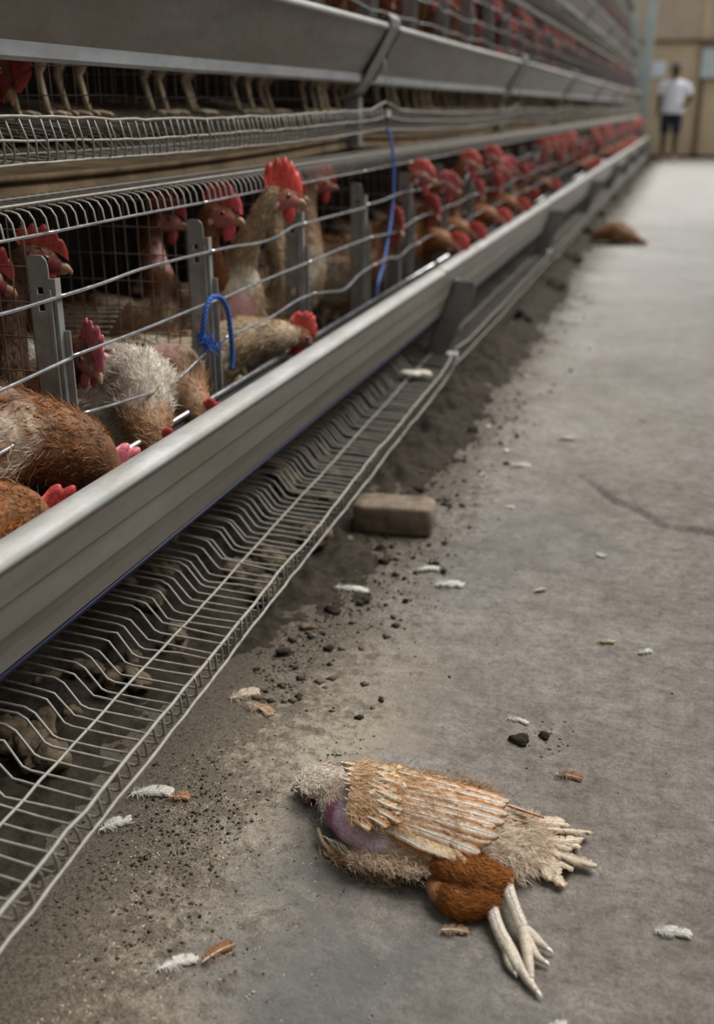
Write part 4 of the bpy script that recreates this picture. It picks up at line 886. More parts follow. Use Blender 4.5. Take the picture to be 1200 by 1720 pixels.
v, t, c = join([tuft((-.308, 1.006, .030), (-.225, 1.002, .034), (.009, .005, .006), 1700, .012, (.70, .53, .38), 1), tuft((-.345, 1.024, .014), (-.26, 1.002, .012), (.010, .005, .005), 500, .015, (.45, .30, .17), 2),
    tuft((-.415, 1.140, .030), (-.345, 1.122, .056), (.010, .012, .007), 4200, .010, (.86, .79, .68), 3, (.9, -.1, 0)), tuft((-.33, 1.150, .055), (-.17, 1.160, .045), (.012, .008, .006), 2600, .016, (.40, .22, .10), 4, (1, .02, -.05)),
    tuft((-.125, 1.062, .030), (-.105, 1.085, .018), (.010, .012, .008), 1500, .020, (.74, .62, .49), 5, (.8, -.5, 0))])
o = link('loose_down', trimesh('loose_down', v, t, c, M['plume']), DH); o['kind'] = 'stuff'
# the spread upper wing
wg = MB(); wpts = [Q(-.338, 1.100, .082), Q(-.325, 1.068, .083), Q(-.306, 1.036, .074), Q(-.288, 1.020, .066)]
wg.tube(catmull(wpts, 16), np.interp(np.linspace(0, 1, 16), [0, .3, .8, 1], [.005, .006, .005, .003]), 8, True, V(.40, .22, .10), 0.7)
wing = wg.build('wing', M['skin'], DH); wing['label'] = 'spread upper wing of fanned cream and rust quills'
B0, B1 = [Q(-.275, 1.098, .097), Q(-.282, 1.060, .100), Q(-.285, 1.038, .092), Q(-.282, 1.022, .076)], [Q(-.128, 1.108, .080), Q(-.132, 1.070, .082), Q(-.139, 1.036, .075), Q(-.150, 1.004, .050)]
BB, TT = catmull(B0, 11), catmull(B1, 11)
RUST, PALE = V(.43, .19, .06), V(.70, .52, .32)
for i in range(11):                                      # upper ones first: each lower quill tucks under its upper neighbour
    f = i / 10; b = BB[i] + V(0, 0, -.0012 * i + .004); t = TT[i] + V(rg.normal() * .004 - .004 * (i % 3), rg.normal() * .003, -.0008 * i + .003)
    up = nz(V(-.05, -.30 - .45 * f, 1.0)); cin = RUST * rg.uniform(.75, 1.1) if i % 5 else RUST * .5 + PALE * .5; cout = PALE * rg.uniform(.85, 1.1) if i not in (0, 10) else PALE
    if i == 10: cin, cout = PALE, PALE * .9
    fm = long_feather(b, t, .024, up, 300 + i, V(.93, .88, .79), np.clip(RUST * rg.uniform(.8, 1.15), 0, 1), np.clip(RUST * rg.uniform(.8, 1.25) * .8 + PALE * .2, 0, 1), bend=.012 * (f - .5) + .01, fray=.35, tipround=.70, sag=.0, n=40, asym=-.1); fm.build('feather', M['quill'], wing)
for i in range(5):                                       # outermost, shorter quills along the lower edge
    f = i / 4; b = Q(-.288 + .01 * f, 1.024 - .002 * f, .070 - .004 * i); t = Q(-.215 + .05 * f, 1.006 - .003 * f, .062 - .006 * f)
    long_feather(b, t, .018, V(0, -.75, .8), 330 + i, V(.9, .82, .68), PALE * rg.uniform(.8, 1.05), RUST * rg.uniform(.9, 1.3), bend=.02, fray=.5, n=26).build('feather', M['quill'], wing)
cs = 0
for row, (x0, nr_, ln, wd) in enumerate(((-.336, 14, .028, .014), (-.326, 15, .030, .014), (-.314, 16, .032, .014), (-.303, 16, .034, .015))):   # coverts in rows
    for i in range(nr_):
        f = i / (nr_ - 1); y = 1.112 - .088 * f + .004 * rg.normal(); zz = .089 + .013 * math.sin(f * 2.6) - .022 * f * f + .003 * row; x = x0 + .018 * f - .02 * (1 - f) * (row == 0) + .004 * rg.normal()
        b = Q(x, y, zz); d = nz(V(1, -.10 - .32 * f + .12 * rg.normal(), -.02)); col = (RUST if rg.uniform() < .52 else PALE) * rg.uniform(.8, 1.15)
        long_feather(b, b + d * ln * rg.uniform(.75, 1.1), wd, nz(V(-.1, -.2 - .5 * f, 1)), 400 + cs, V(.86, .76, .60), np.clip(col, 0, 1), np.clip(col * .8 + .2 * PALE, 0, 1), bend=.03 * rg.normal(), fray=.8, n=18, tipround=.35).build('covert_feather', M['quill'], wing); cs += 1
r = np.random.default_rng(8); n = 6000                    # downy fringes between the coverts
f = r.uniform(0, 1, n); p = np.stack([-.335 + np.minimum(r.exponential(.032, n), .14) + .012 * f, 1.114 - .094 * f, .088 + .013 * np.sin(f * 2.6) - .024 * f * f + .009 * r.uniform(0, 1, n)], 1) - D0
col = np.where(r.uniform(0, 1, (n, 1)) < .45, RUST, PALE) * r.uniform(.75, 1.2, (n, 1)); NR = nz(np.stack([-.2 * np.ones(n), -.2 - .5 * f, np.ones(n)], 1)); FLW = nz(np.stack([np.ones(n), -.1 - .35 * f, 0 * f], 1))
v, t, c = blades(p, NR, FLW, r.uniform(.010, .020, n), r.uniform(.0005, .0010, n), np.abs(r.normal(.12, .10, n)), r.uniform(0, .5, n), np.clip(col * .8 + .2 * WHITE, 0, 1), np.clip(col, 0, 1), r, .45)
o = link('wing_down', trimesh('wing_down', v, t, c, M['plume']), wing); o['kind'] = 'stuff'
# brown saddle feathers behind the wing
for i in range(26):
    f = i / 25; b = Q(-.330 + .185 * f + .006 * rg.normal(), 1.128 + .012 * rg.normal() - .01 * f, .078 - .018 * f + .004 * rg.normal()); d = nz(V(1, .12 * rg.normal(), -.08 - .1 * f)); cc = (BROWN * 1.2 if i % 4 else TAN) * rg.uniform(.8, 1.3)
    long_feather(b, b + d * rg.uniform(.040, .060), .015, V(0, .5, 1), 500 + i, np.clip(cc * 1.4, 0, 1), np.clip(cc, 0, 1), np.clip(cc * .8, 0, 1), fray=.6, n=14, tipround=.45).build('saddle_feather', M['quill'], DH)
# lower wing crushed under the breast: long thin curved quills
lw = MB(); lw.tube(catmull([Q(-.372, 1.058, .020), Q(-.358, 1.040, .014), Q(-.335, 1.024, .010)], 10), .003, 7, True, V(.35, .24, .14)); lower = lw.build('lower_wing', M['skin'], DH)
for i in range(9):
    f = i / 8; b = Q(-.372 + .045 * f, 1.056 - .030 * f, .014 + .002 * i % 3); t = Q(-.275 + .075 * (i % 3) / 2 - .02 * f, 1.012 - .012 * f, .014 + .012 * (i % 3))
    long_feather(b, t, .013, V(.1, -.75, .7), 540 + i, V(.78, .66, .46), V(.50, .36, .20), V(.30, .20, .11), bend=-.10 - .04 * rg.normal(), fray=.8, n=22).build('feather', M['quill'], lower)
# tail: a loose fan of worn pale quills and down
tl = MB(); tl.blob(Q(-.112, 1.120, .020), (.022, .030, .016), 4, .1, 12, 8, V(.50, .36, .28)); tail = tl.build('tail', M['skin'], DH)
for i in range(16):
    f = i / 15; an = .75 - 1.45 * f + .07 * rg.normal(); b = Q(-.118 + .004 * rg.normal(), 1.135 - .035 * f, .030 - .012 * f + .002 * (i % 2)); d = V(math.cos(an), math.sin(an), 0); t = b + d * (.064 + .016 * math.sin(f * 3.1) + .010 * rg.normal()) - V(0, 0, .020 - .010 * f)
    t[2] = max(t[2], .005); cc = V(.56, .43, .30) * rg.uniform(.75, 1.15)
    long_feather(b, t, .020, upv + .2 * V(rg.normal(), rg.normal(), 0), 570 + i, V(.80, .68, .52), np.clip(cc, 0, 1), np.clip(cc * .85, 0, 1), bend=.07 * rg.normal(), fray=1.6, n=30, tipround=.72).build('feather', M['quill'], tail)
n = 5200; an = r.uniform(-1.6, 1.5, n); rad = r.uniform(.0, .040, n) ** 1.0
p = np.stack([-.122 + rad * np.cos(an), 1.112 + rad * np.sin(an) * 1.3, .012 + .026 * r.uniform(0, 1, n) * (1 - rad / .05)], 1) - D0; fl = nz(np.stack([np.cos(an), np.sin(an), .05 + 0 * an], 1)); col = V(.70, .57, .43) * r.uniform(.75, 1.2, (n, 1))
v, t, c = blades(p, np.tile(upv, (n, 1)), fl, r.uniform(.012, .028, n), r.uniform(.0005, .0010, n), r.normal(.15, .3, n), r.uniform(-.1, .5, n), np.clip(col, 0, 1), np.clip(col, 0, 1), r, .5)
o = link('tail_down', trimesh('tail_down', v, t, c, M['plume']), tail); o['kind'] = 'stuff'
mb = MB(); mb.blob(Q(-.131, 1.098, .052), (.007, .006, .008), 3, .2, 10, 7, V(.22, .06, .11)); vent = mb.build('vent', M['skin'], DH); vent['label'] = 'small purple bare vent'
# head details
HKd = 1.0; hp = Q(-.404, 1.148, .022); hd = nz(V(-.95, -.22, -.22)); hu = nz(V(-.12, .80, .45)); hu = nz(hu - hd * (hu @ hd)); hs = np.cross(hu, hd)
comb_mb(hp - hd * .024 - hu * .004, hd, hu, hs, .012, 3, V(.15, .045, .07), .5).build('comb', M['comb'], DH)
mb = MB(); mb.tube(np.array([hp + hd * .018, hp + hd * .026, hp + hd * .033 - hu * .002, hp + hd * .038 - hu * .006]), [.0085, .0066, .004, .0008], 8, True, V(.24, .17, .14)); mb.tube(np.array([hp + hd * .018 - hu * .007, hp + hd * .028 - hu * .010, hp + hd * .033 - hu * .012]), [.006, .0045, .001], 7, True, V(.20, .13, .11)); mb.build('beak', M['beak'], DH)
mb = MB(); mb.blob(hp + hd * .010 + hs * .0145 + hu * .002, (.005, .0035, .003), 0, 0, 10, 6, V(.33, .24, .2), np.array([hd, hs, hu])); mb.build('eyelid', M['skin'], DH)
for sg in (1, -1): mb = MB(); mb.blob(hp + hd * .012 - hu * .020 + hs * sg * .005, (.008, .004, .011), 2, .15, 10, 7, V(.16, .06, .08), np.array([hd, hs, hu])); mb.build('wattle', M['comb'], DH)
# legs: scaled shanks and toes with claws
LEG = V(.56, .50, .41)
def limb(P, R, n=10, col=LEG):
    P = catmull([Q(*p) for p in P], 5 * len(P)); R = np.interp(np.linspace(0, 1, len(P)), np.linspace(0, 1, len(R)), R); mb = MB(); mb.tube(P, R, n, True, np.clip(col * (1 + .06 * rg.normal(size=(len(P), 1))), 0, 1)); return mb
def toe(par, P, R, claw):
    o = limb(P, R, 9, LEG * V(1.0, .96, .92)).build('toe', M['leg'], par); d = nz(V(*P[-1]) - V(*P[-2])); e = V(*P[-1]) - D0
    mb = MB(); mb.tube(np.array([e - d * .002, e + d * claw * .5 + V(0, 0, .001), e + d * claw - V(0, 0, .002)]), [.0030, .0022, .0004], 7, True, V(.80, .72, .60)); mb.build('claw', M['beak'], o)
def scales(par, P, R):
    P = catmull([Q(*p) for p in P], 26); q = MB(); d = nz(np.gradient(P, axis=0))
    for i in range(2, 24):
        up = nz(upv * .8 + V(.5, -.2, 0) - d[i] * ((upv * .8 + V(.5, -.2, 0)) @ d[i])); sd = np.cross(d[i], up); r0 = np.interp(i / 25, np.linspace(0, 1, len(R)), R)
        q.blob(P[i] + up * r0 * .86, (.0024, r0 * .62, .0013), 0, 0, 8, 4, LEG * 1.08, np.array([d[i], sd, up]))
    o = q.build('scales', M['leg'], par); o['kind'] = 'stuff'
s1 = [(-.121, 1.024, .027), (-.112, 1.003, .024), (-.100, .980, .020), (-.089, .960, .016)]
l1 = limb(s1, [.0095, .0085, .0075, .0082]).build('leg', M['leg'], DH); scales(l1, s1, [.0095, .0085, .0075, .0082])
toe(l1, [(-.090, .962, .016), (-.078, .957, .014), (-.069, .950, .012), (-.060, .948, .008)], [.0072, .0060, .0055, .0036], .011)
toe(l1, [(-.089, .961, .016), (-.082, .938, .016), (-.076, .915, .014), (-.070, .896, .009)], [.0078, .0068, .0060, .0036], .011)
toe(l1, [(-.088, .958, .014), (-.076, .940, .012), (-.068, .930, .010), (-.060, .928, .007)], [.0070, .0055, .0046, .0030], .008)
s2 = [(-.133, .995, .020), (-.126, .975, .016), (-.114, .952, .012), (-.102, .934, .010)]
l2 = limb(s2, [.0090, .0080, .0078, .0085]).build('leg', M['leg'], DH); scales(l2, s2, [.009, .008, .0078, .0085])
toe(l2, [(-.103, .936, .011), (-.094, .920, .010), (-.086, .908, .009), (-.080, .902, .007)], [.0080, .0068, .0058, .0032], .008)
toe(l2, [(-.101, .934, .010), (-.088, .915, .010), (-.074, .896, .008), (-.062, .884, .006)], [.0080, .0062, .0052, .0032], .009)
toe(l2, [(-.103, .938, .009), (-.098, .917, .007), (-.090, .905, .006)], [.007, .0055, .0035], .007)
tag(DH, 'dead hen with spread cream and rust wing lying on the concrete floor', 'hen')
# the blurred carcass far down the aisle, lying against the tray
FD = empty('dead_hen', (-.42, 7.75, 0)); pts = [V(-.17, .05, .02), V(-.10, .02, .055), V(0, 0, .075), V(.09, -.02, .055), (V(.15, -.05, .03)), V(.21, -.08, .02)]
t_ = np.gradient(np.array(pts), axis=0); fl_ = Loft(pts, [.015, .06, .09, .065, .03, .012], [.015, .045, .07, .05, .025, .012], [nz(np.cross(upv, x)) for x in t_], 30, 16)
mb = MB(); fl_.mesh_into(mb, lambda u, a, p: np.tile(V(.22, .10, .045), (len(u), 1)), .004, 6); mb.build('body', M['skin'], FD)
r = np.random.default_rng(3); u, a, p, nr, fl = fl_.sample(r, 2500); n = len(u); cc = np.where(r.uniform(0, 1, (n, 1)) < .6, BROWN * .8, TAN) * r.uniform(.7, 1.1, (n, 1)); k = nr[:, 2] > -.4
v, t, c = blades(p[k], nr[k], fl[k], r.uniform(.02, .04, n)[k], r.uniform(.002, .004, n)[k], np.abs(r.normal(.2, .15, n))[k], r.uniform(0, .5, n)[k], cc[k], cc[k], r); o = link('plumage', trimesh('plumage', v, t, c, M['plume']), FD); o['kind'] = 'stuff'
tag(FD, 'small brown blurred carcass lying far down the aisle beside the tray', 'hen')

# ------------------------------------------------------------------ blue twines
def twine(name, P, r, mat, label, frays=(), seed=0, knots=()):
    t = empty(name, tuple(P[0])); o0 = V(*P[0]); C = catmull([V(*p) - o0 for p in P], 60); mb = MB(); tt = np.linspace(0, 60, 60)
    T = nz(np.gradient(C, axis=0)); A = nz(np.cross(T, V(.3, .9, .2))); Bv = np.cross(T, A)
    for k in range(3):
        ph = tt * 1.1 + k * 2.094; mb.tube(C + (A * np.cos(ph)[:, None] + Bv * np.sin(ph)[:, None]) * r * .55, r * .62, 6)
    mb.build('strand', mat, t); g_ = np.random.default_rng(seed)
    for c, n, ln in frays:
        p = np.tile(V(*c) - o0, (n, 1)) + g_.normal(0, .004, (n, 3)); d = nz(g_.normal(size=(n, 3)) + V(.3, -.2, -.2)); q = nz(np.cross(d, V(.2, .5, .9)))
        v_, t_, c_ = blades(p, q, d, g_.uniform(.5, 1, n) * ln, np.full(n, .0013), g_.normal(0, .4, n), g_.normal(0, .7, n), np.ones((n, 3)), np.ones((n, 3)), g_); link('frayed_end', trimesh('frayed_end', v_, t_, c_, mat), t)
    for c, rr in knots: mb = MB(); mb.blob(V(*c) - o0, rr, seed, .25, 12, 8); mb.build('knot', mat, t)
    tag(t, label, 'twine'); return t
twine('blue_twine', [(-.815, 1.722, .500), (-.806, 1.715, .530), (-.802, 1.722, .562), (-.800, 1.745, .578), (-.796, 1.775, .572), (-.795, 1.800, .545), (-.797, 1.815, .500), (-.80, 1.825, .455), (-.802, 1.822, .428)], .0048, M['twine'], 'thick frayed blue twine looped over a bar beside the second strap', [((-.808, 1.722, .502), 160, .026), ((-.80, 1.735, .495), 120, .03)], 3, [((-.813, 1.722, .512), (.008, .009, .012))])
twine('blue_twine', [(-.845, 3.125, .842), (-.832, 3.128, .78), (-.828, 3.128, .70), (-.826, 3.11, .62), (-.822, 3.05, .54), (-.815, 2.97, .47), (-.812, 2.91, .435), (-.815, 2.90, .40)], .0042, M['twinepale'], 'long thin blue twine hanging from the upper tray joint', [], 4)

# ------------------------------------------------------------------ litter: dung under the cages, clods, feathers, brick
GXm, GYm = np.meshgrid(np.concatenate([np.linspace(-1.9, -.9, 36)[:-1], np.linspace(-.9, -.40, 60)]), np.concatenate([np.linspace(.3, 4, 330), np.linspace(4, 20, 260)[1:]]))
PM = np.stack([GXm, GYm, 0 * GXm], -1); n1, n2, n3 = Noise(71, .9, 3), Noise(72, 5, 3), Noise(73, 16, 3)
edge = -.72 + .03 * n1(PM) + .15 * smooth(1.15, 1.8, GYm) + .05 * smooth(2.2, 2.7, GYm) - .06 * smooth(5, 9, GYm) + .03 * n2(PM)
k = smooth(0.04, -.16, GXm - edge)
hm = -.006 + k * (.030 + .014 * n2(PM) + .012 * n3(PM)) + .03 * smooth(-.8, -1.3, GXm)
hm += np.where(GXm - edge < .05, .010 * np.clip(n3(PM * 1.7), 0, 1) * smooth(.06, 0, GXm - edge), 0)
vv = np.stack([GXm, GYm, np.minimum(hm, .10)], -1).reshape(-1, 3); a_, b_ = GXm.shape; I = np.arange(a_ * b_).reshape(a_, b_); q = np.stack([I[:-1, :-1], I[:-1, 1:], I[1:, 1:], I[1:, :-1]], -1).reshape(-1, 4)
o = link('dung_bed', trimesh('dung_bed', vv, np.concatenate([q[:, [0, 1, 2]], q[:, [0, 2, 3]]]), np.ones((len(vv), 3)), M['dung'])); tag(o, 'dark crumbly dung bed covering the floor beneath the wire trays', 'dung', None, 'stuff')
def octs(P, R, cols, seed):
    """many small irregular crumbs as one triangle soup"""
    g_ = np.random.default_rng(seed); n = len(P); D = np.array([(1, 0, 0), (-1, 0, 0), (0, 1, 0), (0, -1, 0), (0, 0, 1), (0, 0, -.7)], float); F8 = np.array([(0, 2, 4), (2, 1, 4), (1, 3, 4), (3, 0, 4), (2, 0, 5), (1, 2, 5), (3, 1, 5), (0, 3, 5)])
    sc = g_.uniform(.6, 1.3, (n, 6, 1)) * R[:, None, None]; an = g_.uniform(0, 6.28, n); c_, s_ = np.cos(an), np.sin(an); v = D[None] * sc * np.array([1, 1, .7]); v = np.stack([v[..., 0] * c_[:, None] - v[..., 1] * s_[:, None], v[..., 0] * s_[:, None] + v[..., 1] * c_[:, None], v[..., 2]], -1) + P[:, None]
    t = (np.arange(n) * 6)[:, None, None] + F8[None]; return v.reshape(-1, 3), t.reshape(-1, 3), np.repeat(cols, 6, 0)
g_ = np.random.default_rng(15)
def scatter(n, x0, sx, ylo, yhi, r0, r1):
    y = ylo + (yhi - ylo) * g_.uniform(0, 1, n) ** 1.3; x = x0 + np.abs(g_.normal(0, sx, n)) * 1.0; R = r0 * (r1 / r0) ** (g_.uniform(0, 1, n) ** 2.5); return np.stack([x, y, R * .35], 1), R
P1, R1 = scatter(5200, -.66, .16, .62, 2.4, .0005, .0020); P2, R2 = scatter(900, -.62, .30, .7, 3.2, .0007, .0026); P4, R4 = scatter(1500, -.60, .10, 1.35, 5.5, .002, .011)
cl = np.random.default_rng(5)
cent = [(-.575, 1.50, .045), (-.545, 1.43, .04), (-.62, 1.22, .05), (-.60, .92, .06), (-.52, .86, .05), (-.50, 2.35, .06), (-.12, 1.38, .025), (-.53, 2.9, .08), (-.45, 1.3, .06), (-.55, 1.12, .06), (-.60, 1.62, .05), (-.56, 1.75, .06), (-.52, 2.0, .07), (-.45, 2.5, .06), (-.56, 1.02, .05), (-.63, .85, .04)]
PC, RC = [], []
for x, y, s_ in cent:
    n = 420; PC.append(np.stack([cl.normal(x, s_, n), cl.normal(y, s_, n), np.zeros(n)], 1)); RC.append(.0007 * 5.5 ** (cl.uniform(0, 1, n) ** 2.4))
PC, RC = np.vstack(PC), np.concatenate(RC); PC[:, 2] = RC * .35
PP, RR = np.vstack([P1, P2, P4, PC]), np.concatenate([R1, R2, R4, RC]); cc = V(.055, .042, .03) * g_.uniform(.4, 2.6, (len(PP), 1))
v, t, c = octs(PP, RR, cc, 3); o = link('dung_crumbs', trimesh('dung_crumbs', v, t, c, M['husk'])); tag(o, 'dark dung crumbs strewn over the floor along the tray', 'dung', None, 'stuff')
P3_, R3 = scatter(5200, -.62, .17, .62, 1.9, .0006, .0018); cc = np.clip(V(.62, .53, .36) * g_.uniform(.6, 1.3, (len(P3_), 1)), 0, 1); v, t, c = octs(P3_, R3, cc, 4); o = link('feed_husks', trimesh('feed_husks', v, t, c, M['husk'])); tag(o, 'pale spilled feed husks dusting the floor beside the tray', 'feed', None, 'stuff')
# larger clods, one by one
def clod(x, y, r, label=None, group=None, mat='dung', z=0, flat=.6):
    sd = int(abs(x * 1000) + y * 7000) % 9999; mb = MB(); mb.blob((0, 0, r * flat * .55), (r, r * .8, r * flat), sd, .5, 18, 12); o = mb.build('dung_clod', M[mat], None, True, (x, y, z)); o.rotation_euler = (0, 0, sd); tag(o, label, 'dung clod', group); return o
clod(-.151, 1.362, .0145, 'flat dark clod alone on the bare concrete beyond the dead hen')
clod(-.385, 1.415, .007, 'small dark crumb on the floor above the dead hen neck')
clod(-.118, 1.385, .010, 'crumbly dark clod right of the flat one beyond the dead hen')
g_ = np.random.default_rng(19)
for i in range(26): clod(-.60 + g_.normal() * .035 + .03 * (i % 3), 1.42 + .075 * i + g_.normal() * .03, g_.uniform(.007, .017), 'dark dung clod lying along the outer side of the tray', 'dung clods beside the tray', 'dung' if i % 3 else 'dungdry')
for i in range(70):
    x = g_.uniform(-1.15, -.68); y = g_.uniform(.75, 2.6); clod(x, y, g_.uniform(.016, .034), 'lumpy brown dung clod under the wire tray', 'dung clods under the tray', 'dungdry', .022, .7)
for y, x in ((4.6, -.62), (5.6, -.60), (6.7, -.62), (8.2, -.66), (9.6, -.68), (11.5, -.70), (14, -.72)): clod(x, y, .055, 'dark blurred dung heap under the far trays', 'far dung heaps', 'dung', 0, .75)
# muddy brick by the tray
bk = MB(); n_ = 9; g2 = Noise(91, 9, 3); L_ = np.array([.092, .047, .036]); S_ = []
u_, v_ = np.meshgrid(np.linspace(0, 2 * math.pi, 40, endpoint=False), np.linspace(-.5 * math.pi, .5 * math.pi, 17)[1:-1])
sq = lambda t: np.sign(t) * np.abs(t) ** .28
d_ = np.stack([sq(np.cos(u_)) * sq(np.cos(v_)), sq(np.sin(u_)) * sq(np.cos(v_)), sq(np.sin(v_))], -1) * L_; d_ = d_ * (1 + .035 * g2(d_ * 2))[..., None]
rows, cols_ = u_.shape; fs = [(i * cols_ + j, i * cols_ + (j + 1) % cols_, (i + 1) * cols_ + (j + 1) % cols_, (i + 1) * cols_ + j) for i in range(rows - 1) for j in range(cols_)]
fs.append(tuple(range(cols_ - 1, -1, -1))); fs.append(tuple((rows - 1) * cols_ + j for j in range(cols_))); bk.add(d_.reshape(-1, 3), fs)
o = bk.build('mud_brick', M['brick'], None, True, (-.555, 2.14, .035)); o.rotation_euler = (0, 0, .12); tag(o, 'worn muddy brick lying on the floor beside the tray', 'brick')
# loose feathers
def loose(x, y, ln, wd, an, col, label, seed, curl=.2, down=True, group=None):
    t = empty('loose_feather', (x, y, 0)); d = V(math.cos(an), math.sin(an), 0); c1 = np.clip(V(*col), 0, 1)
    long_feather(-d * ln / 2 + V(0, 0, .004), d * ln / 2 + V(0, 0, .006), wd * 1.1, V(.2, -.2, 1), seed, np.clip(c1 * 1.15, 0, 1), c1, np.clip(c1 * .85, 0, 1), bend=curl * .3, fray=.5, n=20, tipround=.4).build('vane', M['quill'], t)
    if down:
        g3 = np.random.default_rng(seed); ln_ = ln; n = 90; s_ = g3.uniform(-.5, .0, n); p = d * (s_ * ln)[:, None] + V(0, 0, .005); an2 = g3.choice([-1, 1], n); pr = np.cross(V(0, 0, 1), d)
        v_, t_, c_ = blades(p, np.tile(V(0, 0, 1.), (n, 1)), nz(d * .5 + pr * an2[:, None]), g3.uniform(.4, .9, n) * wd, np.full(n, .0007), np.abs(g3.normal(.2, .3, n)), g3.uniform(0, .5, n), np.tile(c1 * .8 + .1, (n, 1)), np.tile(c1 * .8 + .08, (n, 1)), g3, .5); o_ = link('down', trimesh('down', v_, t_, c_, M['plume']), t); o_['kind'] = 'stuff'
    tag(t, label, 'feather', group); return t
WF, BF, GF = (.62, .59, .53), (.25, .11, .045), (.42, .35, .28)
loose(-.452, .808, .046, .016, .55, WF, 'white curled feather lying near the bottom left edge', 1)
loose(-.416, .836, .042, .015, .95, BF, 'brown-tipped feather standing beside the white curled one', 2)
loose(-.625, 1.082, .060, .022, .25, (.62, .58, .52), 'large greyish white feather beside the tray at lower left', 3)
loose(-.585, 1.085, .030, .016, .1, (.34, .17, .07), 'small rusty feather touching the greyish white one', 4)
loose(-.640, 1.005, .045, .020, .75, (.58, .55, .50), 'greyish feather under the tray edge at lower left', 5)
loose(.078, 1.017, .042, .015, .05, WF, 'bright white feather right of the dead hen feet', 6)
loose(-.071, 1.290, .038, .018, -.1, (.26, .13, .07), 'rust-brown downy feather beyond the dead hen tail', 7)
loose(-.166, .947, .032, .014, .1, (.35, .22, .13), 'small tan feather below the dead hen thigh', 8)
loose(-.163, 1.415, .034, .012, -.3, (.66, .58, .48), 'tiny spiky pale feather beyond the dark clod', 9)
loose(-.427, 1.935, .045, .018, .35, WF, 'upper of two white feathers on the grey stain in mid aisle', 10)
loose(-.368, 1.872, .055, .026, .1, WF, 'lower of two white feathers on the grey stain in mid aisle', 11)
loose(-.552, 1.795, .070, .022, -.1, (.55, .53, .46), 'greyish feather beside the dung near the brick', 12)
loose(-.342, 2.662, .050, .025, .1, WF, 'white fluff lying beyond the floor crack', 13)
loose(-.25, 2.95, .045, .020, .2, WF, 'white feather far up the aisle left of centre', 14)
loose(.02, 1.70, .026, .012, .5, WF, 'small white feather near the right edge in mid aisle', 15)
loose(-.05, 1.72, .030, .014, 0, (.5, .36, .22), 'small tan feather left of the tiny white one', 16)
loose(-.565, 1.33, .055, .024, -.5, (.36, .24, .14), 'brown fluffy feather beside the tray above the clods', 17)
loose(-.60, 1.36, .050, .026, .6, (.52, .42, .30), 'tan fluffy feather touching the tray rim', 18)
loose(-.035, .845, .02, .010, .4, WF, 'tiny white fluff at the bottom edge of the floor', 19)
for i in range(10): loose(-.28 + g_.normal() * .16, 1.9 + .22 * i, .028, .014, g_.uniform(0, 3), WF if i % 3 else GF, 'pale scrap of feather scattered up the aisle', 30 + i, down=False, group='pale feather scraps')
# pale spoilt egg-shell pieces on the tray joint
for x, y, z_, s_ in ((-.70, 3.02, .150, .022), (-.735, 3.00, .152, .024)):
    mb = MB(); mb.blob((0, 0, 0), (s_ * 1.3, s_ * .7, .010), 3, .25, 14, 8, V(.66, .62, .50)); o = mb.build('dried_lump', M['husk'], None, True, (x, y, z_)); tag(o, 'pale dried lump lying on the wire tray near the joint, ' + ('outer one' if x > -.72 else 'inner one'), 'lump')

# ------------------------------------------------------------------ the person standing far down the aisle
PX, PY = -.345, 20.25
ps = empty('person', (PX, PY, 0))
def lf(P, w, h=None, n=24, m=16, side=(1, 0, 0)):
    return Loft([V(*p) for p in P], w, h or w, [V(*side)] * len(P), n, m)
bm_ = MB(); white = lambda u, a, p: np.ones((len(u), 3))
torso = lf([(0, 0, .80), (0, 0, .90), (0, -.005, 1.0), (0, -.01, 1.12), (0, 0, 1.24), (0, .01, 1.30), (0, .0, 1.345), (0, -.01, 1.40), (0, -.02, 1.47), (0, -.018, 1.54), (0, -.01, 1.60), (0, -.005, 1.625)], [.13, .165, .15, .155, .175, .14, .06, .052, .07, .075, .055, .015], [.10, .115, .10, .105, .105, .085, .055, .055, .085, .09, .065, .02]); torso.mesh_into(bm_, white)
for s in (-1, 1):
    lf([(s * .085, 0, .86), (s * .095, 0, .70), (s * .098, -.01, .50), (s * .098, .005, .34), (s * .097, .01, .10), (s * .097, -.01, .045)], [.085, .078, .055, .052, .036, .04], None, 22, 14).mesh_into(bm_, white)
    lf([(s * .097, .05, .035), (s * .097, 0, .045), (s * .10, -.08, .03), (s * .10, -.15, .02)], [.03, .036, .04, .025], [.03, .04, .028, .015], 12, 12).mesh_into(bm_, white)
# arm on the picture's left hangs, arm on the right rests on the hip
arms = {-1: [(-.155, 0, 1.29), (-.20, .0, 1.22), (-.225, .02, 1.05), (-.23, .0, .90), (-.235, -.02, .80)], 1: [(.155, 0, 1.29), (.205, .01, 1.22), (.285, .05, 1.05), (.245, .0, .97), (.165, -.06, .93)]}
for s, P in arms.items():
    lf(P, [.05, .052, .042, .036, .026], None, 22, 12, (0, 1, 0)).mesh_into(bm_, white)
    w0 = V(*P[-1]); d = nz(w0 - V(*P[-2])); lf([w0 - d * .01, w0 + d * .04, w0 + d * .08], [.026, .042, .036], [.018, .02, .016], 10, 10, (0, 1, 0)).mesh_into(bm_, white)
    q = nz(np.cross(d, V(1, 0, 0)) if s < 0 else np.cross(d, V(0, 0, 1)))
    for i in range(4):
        b = w0 + d * .07 + q * (.027 - .018 * i); bm_.tube(np.array([b, b + d * .035, b + d * (.06 + .008 * (1 - abs(i - 1.3))) - V(0, .012, 0)]), [.009, .0085, .006], 7)
    b = w0 + d * .02 + q * .035; bm_.tube(np.array([b, b + d * .03 + q * .015, b + d * .055 + q * .018]), [.011, .010, .007], 7)
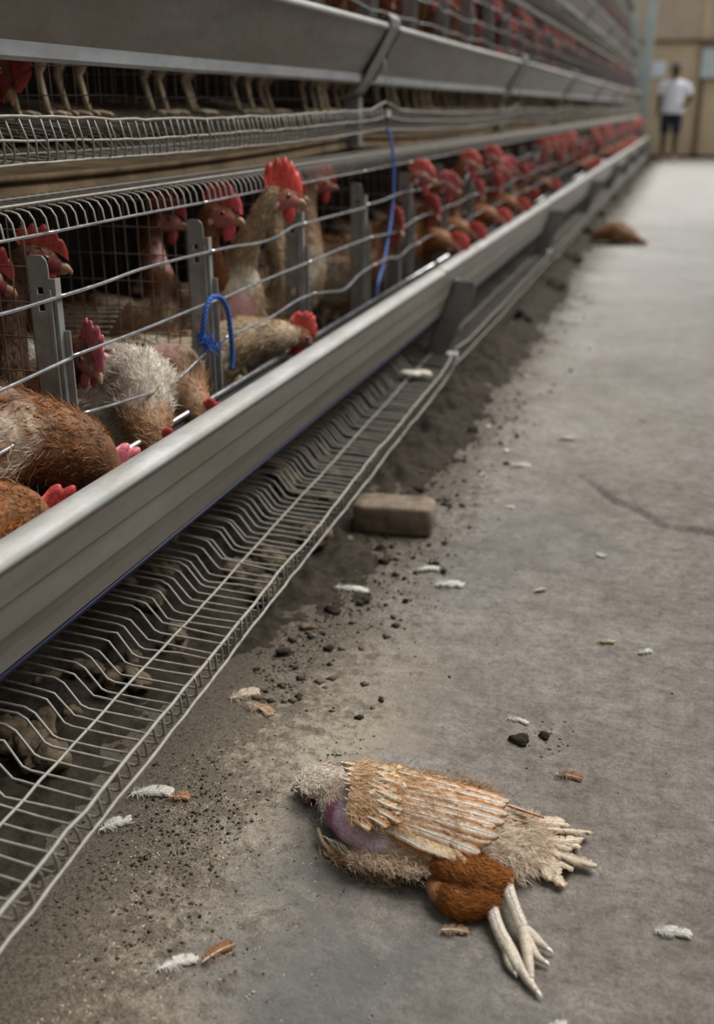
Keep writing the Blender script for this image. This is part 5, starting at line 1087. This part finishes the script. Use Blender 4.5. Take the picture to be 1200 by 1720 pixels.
body = bm_.build('body', M['person_skin'], ps); md = body.modifiers.new('Remesh', 'REMESH'); md.mode = 'VOXEL'; md.voxel_size = .009; md.use_smooth_shade = True
mb = MB(); lf([(0, 0, .80), (0, 0, .86), (0, -.005, 1.0), (0, -.01, 1.12), (0, 0, 1.24), (0, .01, 1.305), (0, .0, 1.35)], [.195, .195, .175, .178, .195, .165, .075], [.135, .135, .125, .125, .125, .10, .07], 26, 20).mesh_into(mb, white)
for s in (-1, 1):
    P = arms[s]; e = V(*P[1]) * .35 + V(*P[2]) * .65; lf([(s * .12, 0, 1.275), P[1], tuple(e)], [.07, .075, .068], None, 14, 14, (0, 1, 0)).mesh_into(mb, white)
sh = mb.build('shirt', M['shirt'], ps); md = sh.modifiers.new('Remesh', 'REMESH'); md.mode = 'VOXEL'; md.voxel_size = .012; md.use_smooth_shade = True
mb = MB(); mb.tube([(-.05, -.075, 1.345), (0, -.105, 1.30), (.05, -.075, 1.345)], .012, 6); mb.build('collar', M['trim'], sh)
mb = MB(); lf([(0, 0, .92), (0, 0, .84), (0, 0, .76)], [.17, .18, .165], [.12, .125, .115], 10, 18).mesh_into(mb, white)
for s in (-1, 1): lf([(s * .085, 0, .82), (s * .095, 0, .66), (s * .098, -.005, .47)], [.10, .092, .078], [.105, .095, .08], 14, 16).mesh_into(mb, white)
o = mb.build('shorts', M['shorts'], ps); md = o.modifiers.new('Remesh', 'REMESH'); md.mode = 'VOXEL'; md.voxel_size = .012; md.use_smooth_shade = True
mb = MB(); lf([(0, 0, 1.535), (0, .0, 1.56), (0, .0, 1.60), (0, .0, 1.635), (0, .0, 1.645)], [.083, .085, .076, .04, .01], [.097, .10, .088, .045, .01], 14, 18).mesh_into(mb, white); cp_ = mb.build('cap', M['cap'], ps)
mb = MB(); mb.prism([(-.07, -.075, 1.55), (-.055, -.14, 1.54), (0, -.165, 1.538), (.055, -.14, 1.54), (.07, -.075, 1.55)], V(0, 0, -.004), V(0, 0, .006)); mb.build('peak', M['cap'], cp_)
for s in (-1, 1):
    mb = MB(); mb.blob((s * .03, -.095, 1.50), (.012, .008, .008), 0, 0, 8, 6); mb.build('eye', M['dark'], ps)
    mb = MB(); mb.blob((s * .078, 0, 1.49), (.012, .02, .03), 0, 0, 8, 6); mb.build('ear', M['person_skin'], ps)
    mb = MB(); lf([(s * .097, .07, .03), (s * .097, .03, .05), (s * .098, -.05, .045), (s * .10, -.13, .03), (s * .10, -.175, .02)], [.02, .045, .048, .044, .015], [.025, .048, .042, .028, .015], 14, 12).mesh_into(mb, white); mb.build('shoe', M['shoe'], ps)
mb = MB(); mb.tube([(0, -.098, 1.51), (0, -.118, 1.475), (0, -.105, 1.462)], [.008, .014, .006], 7); mb.build('nose', M['person_skin'], ps)
mb = MB(); mb.tube([(-.022, -.097, 1.445), (0, -.104, 1.443), (.022, -.097, 1.445)], .005, 6); mb.build('mouth', M['dark'], ps)
tag(ps, 'person in white shirt, dark shorts and cap standing hand on hip at aisle end', 'person')
